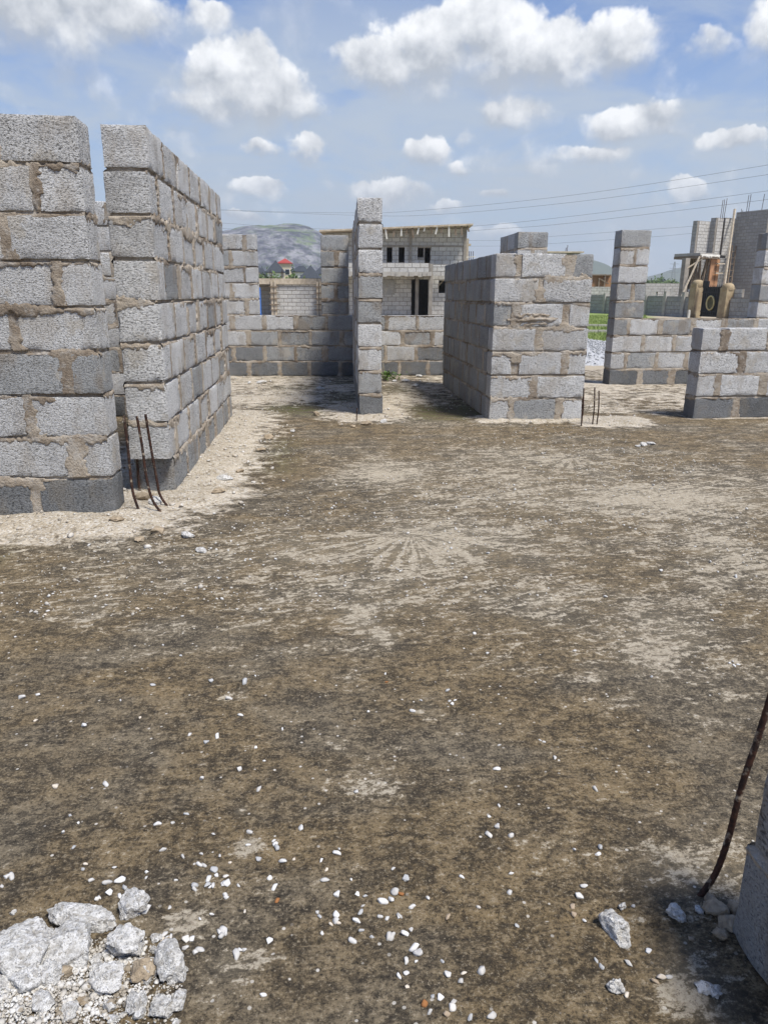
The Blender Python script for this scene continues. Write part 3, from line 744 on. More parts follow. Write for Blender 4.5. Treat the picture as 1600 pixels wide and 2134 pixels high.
chunk('long flat concrete chunk at the top of the lower left heap', 182, 1925, .135, .06, .05, 3, rot=-.18, sub=5)
chunk('cream white lump at the upper right of the lower left heap', 274, 1900, .062, .06, .05, 4)
chunk('rounded grey chunk in the middle right of the lower left heap', 262, 1985, .075, .065, .055, 5)
chunk('small tan clod between two grey chunks of the heap', 301, 2032, .045, .045, .036, 6, 'chunk_tan')
chunk('upright grey chunk at the right end of the lower left heap', 352, 2025, .052, .075, .06, 7, rot=.2)
chunk('small grey lump lowest on the right of the heap', 340, 2108, .042, .042, .035, 8)
chunk('grey lump in front of the crack between the two big chunks', 108, 2065, .045, .045, .038, 9)
chunk('flattish grey lump near the bottom of the heap', 58, 2082, .06, .055, .035, 10)
chunk('grey lump touching the left edge below the largest chunk', 5, 2095, .05, .06, .04, 13)
chunk('crumbly pale lump in the middle of the heap of grit', 228, 2050, .065, .055, .035, 14)
chunk('block shaped grey chunk standing alone on the floor at lower right', 1281, 1945, .048, .082, .045, 15, rot=.08)
chunk('small white bit beside the lone block shaped chunk', 1296, 1897, .018, .018, .016, 16)
chunk('grey lump on the floor left of the bent rebar foot', 1408, 1912, .040, .034, .03, 17)
chunk('pale knobbly lump on the floor near the bottom right', 1284, 2064, .027, .027, .024, 18)
RH = random.Random(77)
for i in range(64):
    px = RH.uniform(0, 385); py = RH.uniform(1905+.35*max(0, px-180), 2130); w = RH.choice([.012, .015, .018, .022, .028, .036, .044])
    chunk('small crumb of broken concrete in the lower left heap', px, py, w, w*RH.uniform(.7, 1), w*.75, 300+i, 'chunk' if RH.random() < .85 else 'chunk_tan', rot=RH.uniform(0, 6), sub=3, name='concrete_crumb')
for i, (px, py, w, mt) in enumerate([(1490, 1905, .05, 'chunk_tan'), (1515, 1930, .045, 'chunk_tan'), (1455, 1902, .022, 'chunk'), (1500, 1955, .035, 'chunk_tan'), (1480, 1885, .03, 'chunk_tan'),
                                     (1530, 1900, .04, 'chunk_tan'), (1465, 2068, .03, 'chunk'), (1490, 2075, .028, 'chunk')]):
    chunk('brown mortar clod at the foot of the cut off wall at lower right', px, py, w, w*.8, w*.6, 30+i, mt, rot=i, sub=3, name='mortar_clod')
for i, (px, py, w, h) in enumerate([(470, 1003, .11, .04), (455, 1030, .10, .03), (330, 1110, .13, .04), (392, 1120, .08, .035), (500, 985, .06, .03), (290, 1128, .07, .03), (420, 1150, .07, .025), (245, 1090, .08, .03),
                                    (300, 1045, .12, .06), (325, 1055, .10, .05), (560, 915, .10, .05), (545, 940, .08, .03), (610, 900, .06, .03), (660, 865, .10, .05), (765, 885, .12, .05), (800, 880, .10, .04), (735, 890, .07, .03)]):
    chunk('crumbly mortar clod on the pale grit along the left and middle walls', px, py, w, w*.7, h, 50+i, 'chunk_tan' if i % 3 else 'chunk', rot=i*.9, sub=3, name='mortar_clod')
for i, (px, py, w) in enumerate([(845, 795, .14), (868, 806, .16), (872, 785, .12), (822, 795, .10), (840, 780, .18), (545, 800, .14), (520, 800, .1), (668, 812, .12), (1340, 928, .10), (1355, 926, .09), (1330, 930, .06), (1080, 795, .1)]):
    chunk('broken bit of block on the floor near the back walls', px, py, w, w*.6, w*.35, 80+i, 'chunk', rot=i*1.3, sub=3, name='block_fragment')

# ------------------------------------------------------------------ pebbles one can pick out
PV = []
for s in range(9):
    v, f = ICO[2]; v = v.copy(); R = np.random.default_rng(200+s)
    for k in range(11):
        nrm = R.normal(size=3); nrm /= np.linalg.norm(nrm); h = R.uniform(.40, .72); d = v@nrm; v = v-np.clip(d-h, 0, None)[:, None]*nrm
    v = v/np.abs(v).max()*np.array([1.12, R.uniform(.62, .98), R.uniform(.55, .85)])
    PV.append((v, f))
PM = {}
def pebble(x, y, r, mat, label, group, k):
    key = (k % 9, mat)
    if key not in PM: PM[key] = mesh('pebble', PV[k % 9][0], PV[k % 9][1], M[mat], False)
    o = obj('pebble', PM[key], None, (x, y, floor_z(x, y)+r*.30), (rng.uniform(-.4, .4), rng.uniform(-.4, .4), rng.uniform(0, 6.28)), (r, r, r))
    tag(o, label, 'pebble', group)
A5 = [(582, 10), (628, 70), (580, 115), (705, 120), (1055, 193), (1197, 180), (1187, 222), (705, 330), (1110, 408), (1080, 455), (122, 360), (58, 430), (245, 460), (155, 512), (522, 520), (18, 570), (87, 565), (1115, 580),
      (740, 625), (150, 645), (120, 667), (35, 680), (165, 755), (187, 775), (125, 820), (180, 822), (325, 820), (127, 887), (355, 897), (443, 882), (540, 868), (85, 905), (1180, 818), (1205, 850), (1355, 830), (1345, 1003),
      (268, 1020), (313, 1028), (388, 1050), (377, 1085), (253, 1107), (480, 1140), (600, 1128), (1540, 913), (1580, 908), (1465, 765)]
A4 = [(622, 430), (667, 495), (530, 550), (320, 602), (238, 803), (77, 860), (385, 912), (588, 898), (870, 880), (873, 866), (722, 945), (728, 965), (738, 985), (580, 968), (320, 1018), (218, 1038), (420, 1032), (477, 1070), (637, 1052), (770, 1060),
      (833, 1048), (985, 1053), (1083, 990), (1015, 1110), (310, 1085), (337, 1085), (388, 1112), (403, 1143), (360, 1160), (285, 1195), (283, 1218), (370, 1205), (355, 1195), (385, 1200), (455, 1150), (440, 1188), (462, 1186), (725, 1210), (460, 1262),
      (560, 1340), (378, 1358), (145, 1320), (180, 1165), (1150, 1160), (1457, 1160), (1072, 1245), (1230, 1252), (1390, 1230), (1370, 1275), (1325, 1290), (1490, 1312), (1215, 1310), (1205, 1345), (1070, 1360), (963, 1345), (975, 1365), (1063, 1387),
      (1040, 1408), (1078, 1405), (1183, 1388), (1210, 1440), (1312, 1362), (1352, 1370), (1418, 1367), (1578, 1260), (1267, 1473), (1360, 1478), (1378, 1476), (1455, 1468), (1485, 1445), (1160, 1500), (990, 1462), (698, 1502), (420, 1450), (440, 1440), (455, 1455), (430, 1470),
      (515, 1575), (530, 1550), (555, 1550), (1497, 1555), (1525, 1580), (1540, 155), (1245, 218), (560, 65), (475, 155), (1385, 1100), (310, 1385), (230, 1550), (265, 1500), (235, 1500), (310, 1550), (285, 1565), (45, 1480), (110, 1475), (130, 1490), (150, 1480), (170, 1500), (100, 1500)]
A7 = [(370, 130), (705, 118), (470, 325), (420, 437), (490, 535), (550, 685), (575, 655), (765, 678), (15, 805), (50, 740), (975, 740), (980, 705), (830, 815), (717, 780), (800, 765), (612, 757), (1050, 392), (1345, 80), (730, 850), (800, 870), (650, 885), (975, 965), (350, 1025)]
spots = [(800+x/2.667, 1700+y/2.667) for x, y in A5]+[(300+x/2.667, 1400+y/2.667) for x, y in A4]+[(x/3.2, 1600+y/3.2) for x, y in A7]
spots += [(1040, 1553), (1125, 1547), (1133, 1549), (937, 1462), (942, 1468), (948, 1460), (1520, 1383), (1530, 1388), (1538, 1385), (1527, 1379), (522, 1166), (512, 1165), (340, 1345), (380, 1285), (100, 1275), (95, 1282), (45, 1455), (545, 910), (820, 998)]
WL, WG = 'small whitish stone chip lying on the stained floor', 'loose stone chips on the floor'
for i, (px, py) in enumerate(spots):
    p = floor_at(px, py)
    if p.y < .5: continue
    s = (.0052+.0068*rng.random()**1.8)*(1.0 if p.y < 2.2 else 1.3)
    pebble(p.x, p.y, s, 'peb' if rng.random() < .86 else 'peb_grey', WL, WG, i)
n = 0
while n < 85:
    y = 1.1+rng.random()**1.4*4.2; x = (rng.random()-.48)*(1.15*y+.3)
    if x < -1.0 and y > 4: continue
    pebble(x, y, rng.uniform(.004, .009)*(1+.12*y), 'peb' if rng.random() < .8 else 'peb_grey', WL, WG, n); n += 1
for i, (px, py, w) in enumerate([(805, 1421, 'in the middle distance, straight ahead'), (836, 1866, 'among white chips near the bottom centre'), (578, 1880, 'left of the bottom centre'), (883, 2097, 'at the very bottom, right of centre')]):
    p = floor_at(px, py); pebble(p.x, p.y, .0078, 'peb_orange', 'orange brown pebble '+w, 'orange pebbles', i)
for i, (px, py) in enumerate([(1192, 1895), (1195, 1910), (933, 1910), (931, 2118), (1440, 1960), (1365, 2050)]):
    p = floor_at(px, py); pebble(p.x, p.y, .008, 'peb_tan', 'small tan stone chip lying on the stained floor', 'tan stone chips', i)

# ------------------------------------------------------------------ steel bars
def rebar(pts, r, label, group=None, ribs=.02, name='rebar', n=8):
    """round bar with raised ribs along a bent line"""
    pts = [Vector(p) for p in pts]
    # smooth the bend
    out = []
    for i in range(len(pts)-1):
        a = pts[max(i-1, 0)]; b = pts[i]; c = pts[i+1]; d = pts[min(i+2, len(pts)-1)]
        steps = max(2, int((c-b).length/(ribs*.25)))
        for k in range(steps):
            t = k/steps
            out.append(.5*((2*b)+(c-a)*t+(2*a-5*b+4*c-d)*t*t+(3*b-a-3*c+d)*t**3))
    out.append(pts[-1])
    v = []; f = []; s = 0; up = Vector((1, 0, 0))
    for i, p in enumerate(out):
        d = (out[min(i+1, len(out)-1)]-out[max(i-1, 0)]).normalized()
        if i: s += (out[i]-out[i-1]).length
        x = d.cross(up).normalized(); y = x.cross(d).normalized()
        for k in range(n):
            a = 2*math.pi*k/n
            rib = max(0, math.sin(2*math.pi*s/ribs+a))**3*.14
            if k in (0, n//2): rib = .10
            v.append(p+(x*math.cos(a)+y*math.sin(a))*r*(1+rib))
    for i in range(len(out)-1):
        for k in range(n): f.append((i*n+k, i*n+(k+1) % n, (i+1)*n+(k+1) % n, (i+1)*n+k))
    f += [tuple(range(n))[::-1], tuple((len(out)-1)*n+k for k in range(n))]
    o = obj(name, mesh(name, v, f, M['rust'], True, 60))
    return tag(o, label, 'rebar', group)
def bar_px(pp, D):
    return [at(px, py, D) for px, py in pp]
G4 = 'four bent bars before the left wall end'
rebar(bar_px([(300, 1092), (291, 1068), (278, 1030), (272, 990), (266, 930), (258, 866)], 4.36), .008, 'leftmost of the four rusty bars standing before the left wall end', G4)
rebar(bar_px([(293, 1048), (292, 1030), (288, 990), (284, 930), (277, 863)], 4.80), .008, 'second from left of the four rusty bars, rising straight', G4)
rebar(bar_px([(350, 1092), (338, 1072), (318, 1042), (306, 1000), (296, 930), (285, 867)], 4.36), .008, 'third of the four rusty bars, kicked far right at its foot', G4)
rebar(bar_px([(360, 1075), (350, 1057), (333, 1030), (325, 990), (314, 930), (303, 863)], 4.50), .008, 'rightmost of the four rusty bars before the left wall end', G4)
G3 = 'upright bars beside the two block wide wall end'
for (x, y0, y1, D, w) in [(1216, 809, 890, 7.72, 'closest to the wall end'), (1239, 807, 890, 7.66, 'in the middle, tallest'), (1248, 814, 890, 7.66, 'farthest from the wall end')]:
    rebar(bar_px([(x-5, y1), (x-4, y1-12), (x-1, (y0+y1)/2), (x, y0)], D), .007, 'upright thin bar right of the mortar splashed wall end, '+w, G3, ribs=.05)
rebar(bar_px([(1211, 890), (1213, 840), (1215, 826)], 7.6), .006, 'short bar hard against the right edge of the mortar splashed wall', G3, ribs=.05)
rebar(bar_px([(742, 892), (743, 870), (744, 850)], 7.9), .006, 'short thin rod stub at the foot of the slim middle wall', None, ribs=.05)
rebar(bar_px([(1436, 1893), (1460, 1866), (1492, 1818), (1518, 1745), (1545, 1640), (1575, 1550), (1606, 1450), (1640, 1330)], 1.36), .0066,
      'thick ribbed rusty bar leaning at the lower right edge', None, ribs=.022, n=14)

# ------------------------------------------------------------------ small plants
def weed():
    p = floor_at(800, 792); root = thing('weed', 'small weed with dry stems against the slim middle wall', 'plant', (p.x, p.y, 0))
    R = random.Random(4); st = MB(); lf = MB()
    for k in range(9):
        a = R.uniform(0, 6.28); h = R.uniform(.15, .5); q = [(0, 0, 0)]
        for j in range(4): q.append((q[-1][0]+math.cos(a)*h*.11+R.uniform(-.02, .02), q[-1][1]+math.sin(a)*h*.11+R.uniform(-.02, .02), q[-1][2]+h/4))
        st.tube(q, [.004, .0035, .003, .002, .0015], 5)
    for k in range(260):
        a = R.uniform(0, 6.28); r = abs(R.gauss(0, .13)); z = R.uniform(.01, .12); l = R.uniform(.03, .07); b = R.uniform(0, 6.28)
        x, y = r*math.cos(a)+.03, r*math.sin(a)*.7-.05
        d = Vector((math.cos(b), math.sin(b), R.uniform(.2, 1.1))).normalized()*l; s = Vector((-math.sin(b), math.cos(b), 0))*l*.22
        o = Vector((x, y, z)); lf.add([o, o+d*.5+s, o+d, o+d*.5-s], [(0, 1, 2, 3)])
    st.build('stem', M['stalk'], root); lf.build('leaves', M['weed'], root)
weed()

# ------------------------------------------------------------------ outside: gravel heap, grass, kerbs
def gravel_heap():
    nx, ny = 60, 50; X, Y = np.meshgrid(np.linspace(-3, 3, nx), np.linspace(-3.2, 3.2, ny), indexing='ij')
    r = np.sqrt((X/2.8)**2+(Y/3.0)**2); Z = .42*np.clip(1-r, 0, 1)**.8+.05*(fbm(p3(X, Y), 2.5, 3, 5)-.5)*np.clip(1.2-r, 0, 1)-.03
    i = np.arange(nx*ny).reshape(nx, ny); q = np.stack([i[:-1, :-1], i[1:, :-1], i[1:, 1:], i[:-1, 1:]], -1).reshape(-1, 4)
    c = Vector((5.6, 17.4, 0))
    o = obj('gravel_heap', mesh('gravel_heap', np.stack([X, Y, Z-.03], -1), q, M['crushed'], True), None, c)
    tag(o, 'low heap of pale crushed stone seen through the doorway gap', 'gravel', kind='stuff')
    R = np.random.default_rng(9); x = R.normal(0, 1.3, 5200); y = R.normal(0, 1.5, 5200)
    rr = np.sqrt((x/2.8)**2+(y/3.0)**2); k = rr < 1.15; x, y, rr = x[k], y[k], rr[k]
    z = .42*np.clip(1-rr, 0, 1)**.8+.05*(fbm(p3(x, y), 2.5, 3, 5)-.5)*np.clip(1.2-rr, 0, 1)-.05
    tag(stones('crushed_stone', np.stack([x+c.x, y+c.y, z], -1), R.uniform(.012, .03, len(x)), M['crushed'], 1, 4),
        'loose crushed stone covering the heap beyond the doorway gap', 'gravel')
gravel_heap()
def grass():
    R = np.random.default_rng(3); n = 26000
    y = 19+R.random(n)**1.3*33; x = 4.5+(y-19)*.26+R.random(n)*(4+(y-19)*.16); a = R.uniform(0, 6.28, n); h = R.uniform(.04, .13, n); l = R.normal(0, .05, (n, 2))
    b = np.stack([x, y, np.full(n, -.04)], -1); s = np.stack([np.cos(a), np.sin(a), 0*a], -1)*.018
    V = np.stack([b-s, b+s, b+np.stack([l[:, 0], l[:, 1], h], -1)], 1).reshape(-1, 3)
    tag(obj('grass', mesh('grass', V, np.arange(3*n).reshape(-1, 3), M['grass'])), 'bright green grass beyond the doorway gap', 'grass', kind='stuff')
grass()
for i, (px, py, D, w) in enumerate([(1246, 671, 33.5, 'farther'), (1246, 681, 28, 'nearer')]):
    p = at(px, py, D); r = thing('kerb', w+' pale kerb strip lying across the grass', 'kerb', (p.x, p.y, -.03), -YAW, 'kerb strips in the grass')
    for k in range(4): MB().box((-1.6+k*.8, -.12, 0), (-1.6+k*.8+.77, .12, .11)).build('kerb_stone', M['concrete'], r)

# ------------------------------------------------------------------ far blockwork
UNIT = {}
def unit_box(mat):
    if mat not in UNIT:
        UNIT[mat] = mesh('block', *(lambda m: (m.v, m.f))(MB().box((-.5, -.5, -.5), (.5, .5, .5))), M[mat])
    return UNIT[mat]
def far_wall(parent, name, u0, u1, z0, z1, openings=(), th=.2, mat='farblock', mortar='farmortar', origin=(0, 0, 0), rotz=0.0, ch=.245, L=.45, top=None, seed=1, both=False, budget=300, base_z=None):
    """wall slab in the local x-z plane, blocks proud of its front (-y). openings: (u0, u1, z0, z1). top(u) gives a sloping top"""
    us = sorted({u0, u1, *[min(max(q, u0), u1) for o in openings for q in o[:2]]}); zs = sorted({z0, z1, *[min(max(q, z0), z1) for o in openings for q in o[2:]]})
    b = MB()
    for i in range(len(us)-1):
        run = None
        for j in range(len(zs)-1):
            um, zm = (us[i]+us[i+1])/2, (zs[j]+zs[j+1])/2
            hole = any(o[0] < um < o[1] and o[2] < zm < o[3] for o in openings)
            if not hole:
                if run is None: run = zs[j]
            if run is not None and (hole or j == len(zs)-2):
                e = zs[j] if hole else zs[j+1]
                x0, x1 = us[i], us[i+1]
                if top and e >= z1-.01:
                    b.add([(x0, 0, run), (x1, 0, run), (x1, th, run), (x0, th, run), (x0, 0, top(x0)), (x1, 0, top(x1)), (x1, th, top(x1)), (x0, th, top(x0))],
                          [(0, 3, 2, 1), (4, 5, 6, 7), (0, 1, 5, 4), (1, 2, 6, 5), (2, 3, 7, 6), (3, 0, 4, 7)])
                else: b.box((x0, 0, run), (x1, th, e))
                run = None
    w = b.build(name, M[mortar], parent, loc=origin, rot=(0, 0, rotz))
    R = random.Random(seed); cnt = 0; rest = MB()
    k = 0; z = base_z if base_z is not None else z0
    while z < (max(top(u0), top(u1)) if top else z1)-.08:
        u = u0+.01; first = k % 2 == 1
        while u < u1-.05:
            l = L*.5 if first else L; first = False
            e = min(u+l-.03, u1-.01); hh = min(ch-.03, (z1 if not top else top((u+e)/2)-.06)-z-.01)
            segs = [(u, e)]
            for o in openings:
                if o[2] < z+hh-.03 and o[3] > z+.03:
                    new = []
                    for (a, c) in segs:
                        if o[1] <= a or o[0] >= c: new.append((a, c)); continue
                        if o[0]-a > .07: new.append((a, o[0]-.005))
                        if c-o[1] > .07: new.append((o[1]+.005, c))
                    segs = new
            for (a, c) in segs:
                if hh < .07 or c-a < .06: continue
                if z+hh < z0: continue
                dp = R.uniform(-.004, .006)
                if cnt < budget:
                    obj('block', unit_box(mat), w, ((a+c)/2, th/2-.012-dp, z+hh/2), (0, 0, 0), (c-a, th, hh)); cnt += 1
                else: rest.box((a, -.012-dp, z), (c, .02, z+hh))
            u += l
        z += ch; k += 1
    if rest.f: tag(rest.build('blockwork', M[mat], w), kind='stuff')
    return w

def heading_frame(name, label, cat, D, X=0.0, rot=0.0, group=None):
    p = to_world(X, D, -.05); return thing(name, label, cat, p, -YAW+rot, group)
def px_rect(D, x0, y0, x1, y1):
    a, zt = local_at(x0, y0, D); b, zb = local_at(x1, y1, D)
    return a, b, zb+.05, zt+.05
# two storey shell in the middle
def middle_house():
    D = 45.0; r = heading_frame('unfinished_house', 'two storey unfinished block house with sloping timber edged roof, beyond the back wall', 'house', D)
    X = lambda px, py=560: local_at(px, py, D)[0]; Zf = lambda py, px=850: local_at(px, py, D)[1]+.05
    xl, xr = X(678, 520), X(973, 520)
    top = lambda u: Zf(484)+(Zf(470)-Zf(484))*(u-X(670, 480))/(X(975, 480)-X(670, 480))
    zf = Zf(549)
    op = [px_rect(D, a, b, c, d) for a, b, c, d in [(806, 514, 817, 545), (831, 514, 843, 545), (871, 515, 883, 535), (886, 515, 897, 547), (735, 514, 745, 545)]]
    far_wall(r, 'upper_wall', xl, xr, zf-.4, Zf(490), [(a, b, z0, z1) for a, b, z0, z1 in op], top=top, seed=3, origin=(0, .5, 0), base_z=zf, budget=300)
    # ground floor
    op2 = [px_rect(D, 858, 581, 892, 660)[:2]+(-.1, Zf(581)), px_rect(D, 915, 584, 938, 610), px_rect(D, 798, 583, 823, 614)]
    far_wall(r, 'lower_wall', xl, X(955), 0, Zf(566), op2[:2], seed=4, origin=(0, .3, 0), budget=300)
    MB().box((X(798), .255, op2[2][2]), (X(823), .27, op2[2][3])).build('bricked_up_window', M['fargrey'], r)
    # parapet of the balcony, standing forward
    far_wall(r, 'parapet', xl, X(892), Zf(567), Zf(549), (), th=.16, seed=5, origin=(0, -.95, 0), L=.47)
    far_wall(r, 'parapet', X(901), X(955), Zf(574), Zf(551), (), th=.16, seed=6, origin=(0, -.35, 0), L=.47)
    b = MB()
    for k in range(24):
        u0 = xl+(X(897)-xl)*k/24; u1 = xl+(X(897)-xl)*(k+1)/24
        e = .10*math.sin(k*1.7)+.05*math.sin(k*4.1)
        b.box((u0, -1.15-e*.4, Zf(576)+.03*math.sin(k*2.3)-.004*(k % 2)), (u1, .3, Zf(567)-.01+.004*(k % 3)))
    b.build('balcony_slab', M['concrete'], r)
    MB().box((X(893), -.9, 0), (X(900), -.55, Zf(550))).build('column', M['render'], r)
    MB().box((X(866), .0, 0), (X(873), .25, Zf(577))).build('column', M['render'], r)
    for px in (853, 968):
        MB().box((X(px, 500), .42, zf), (X(px+6, 500), .52, top(X(px+3, 500))-.05)).build('column', M['render'], r)
    MB().box((xl, .455, Zf(513)), (xr, .5, Zf(509))).build('lintel_band', M['render'], r)
    # rest of the shell: side, back, floors
    zr = top(xr)
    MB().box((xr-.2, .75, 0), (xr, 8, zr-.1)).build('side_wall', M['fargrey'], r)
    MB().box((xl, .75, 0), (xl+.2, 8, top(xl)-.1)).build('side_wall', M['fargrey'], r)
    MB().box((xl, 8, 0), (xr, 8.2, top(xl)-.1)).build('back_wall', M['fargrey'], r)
    MB().box((xl+.21, .72, zf-.35), (xr-.21, 7.98, zf-.12)).build('floor_slab', M['concrete'], r)
    # roof: deck with a timber edge and joist ends hanging below it
    b = MB(); o = .45
    b.add([(xl-.3, -o, top(xl-.3)), (xr+.25, -o, top(xr+.25)), (xr+.25, 8.4, top(xr+.25)), (xl-.3, 8.4, top(xl-.3)),
           (xl-.3, -o, top(xl-.3)+.09), (xr+.25, -o, top(xr+.25)+.09), (xr+.25, 8.4, top(xr+.25)+.09), (xl-.3, 8.4, top(xl-.3)+.09)],
          [(0, 3, 2, 1), (4, 5, 6, 7), (0, 1, 5, 4), (1, 2, 6, 5), (2, 3, 7, 6), (3, 0, 4, 7)])
    rf = b.build('roof', M['timber'], r)
    R = random.Random(2)
    for px in (803, 806, 822, 836, 848, 858, 872, 884, 897, 910, 922, 934, 947, 960, 972):
        u = X(px, 480); l = R.uniform(.2, .55)
        MB().bar((u, -.38, top(u)-.003), (u+R.uniform(-.15, .1), -.34, top(u)-l), .09, .05).build('joist_end', M['sack' if R.random() < .45 else 'old_timber'], r)
    # props inside the small lower window
    a, c, z0, z1 = op2[1]
    MB().bar((a, .6, z0+.4), ((a+c)/2-.05, .6, z1), .06).bar((c, .6, z0+.4), ((a+c)/2+.1, .6, z1), .06).build('prop', M['timber'], r)
    # wing and scaffold at the right
    far_wall(r, 'wing_wall', X(975, 520), X(986, 520), 0, Zf(505, 980), (), origin=(0, 3.0, 0), seed=9, mat='fargrey', budget=60)
    w = MB().box((X(974, 500), 2.6, Zf(505, 980)), (X(992, 500), 3.0, Zf(501, 980))).build('scaffold_board', M['timber'], r)
    for px in (982, 985): MB().bar((X(px, 500), 2.5, 0), (X(px, 500), 2.5, Zf(490, 980)), .07).build('scaffold_pole', M['timber'], r)
    MB().bar((X(972, 545), 2.2, Zf(552, 980)), (X(988, 540), 2.2, Zf(538, 980)), .06).bar((X(973, 532), 2.25, Zf(532, 980)), (X(1000, 530), 2.25, Zf(530, 980)), .05).build('scaffold_brace', M['sack'], r)
    for px in (994, 998, 1003): MB().tube([(X(px, 540), 4, 0), (X(px-1, 530), 4, Zf(515, 990))], .022, 5).build('steel_rod', M['rust'], r)
middle_house()

# bare block wall with timber formwork, seen through the window gap
def left_shell():
    D = 46.0; r = heading_frame('unfinished_wall', 'pale block wall with timber formwork beam, seen through the window gap on the left', 'wall', D)
    X = lambda px: local_at(px, 600, D)[0]; Zf = lambda py: local_at(600, py, D)[1]+.05
    far_wall(r, 'bay_wall', X(573), X(700), 0, Zf(591), (), seed=12, origin=(0, 0, 0), L=.5, ch=.225)
    far_wall(r, 'bay_wall', X(500), X(566), 0, Zf(591), (), seed=13, origin=(0, 1.2, 0), mat='fargrey', L=.5, ch=.225)
    MB().box((X(566), .02, 0), (X(573), 1.4, Zf(591))).build('bay_return', M['fargrey'], r)
    for (a, b, y0, y1) in ((500, 566, 580, 592), (566, 662, 580, 592), (662, 700, 580, 592)):
        MB().box((X(a)+.02, -.12, Zf(y1)), (X(b)-.02, .3 if a > 560 else 1.4, Zf(y0))).build('formwork_beam', M['timber'], r)
    for (a, b, t) in ((565, 570, 583), (572, 577, 583), (660, 664, 586), (666, 670, 586)):
        MB().box((X(a), -.25, 0), (X(b), -.13, Zf(t))).build('formwork_post', M['timber'], r)
    for py in (597, 610, 622, 634, 645):
        for (a, b) in ((562, 582), (655, 672)):
            MB().bar((X(a), -.28, Zf(py)), (X(b), -.28, Zf(py)), .05).build('formwork_cleat', M['old_timber'], r)
    MB().tube([(X(541), -.05, -.02), (X(541), -.05, Zf(599))], .06, 10).build('pipe', M['bluepipe'], r, True, 40)
    for px, t in ((563, 562), (566, 568), (586, 565), (588, 560), (590, 566), (548, 592), (551, 590)):
        MB().tube([(X(px), .1, Zf(582)), (X(px)+.03, .1, Zf(t))], .02, 5).build('starter_bar', M['rust'], r)
left_shell()

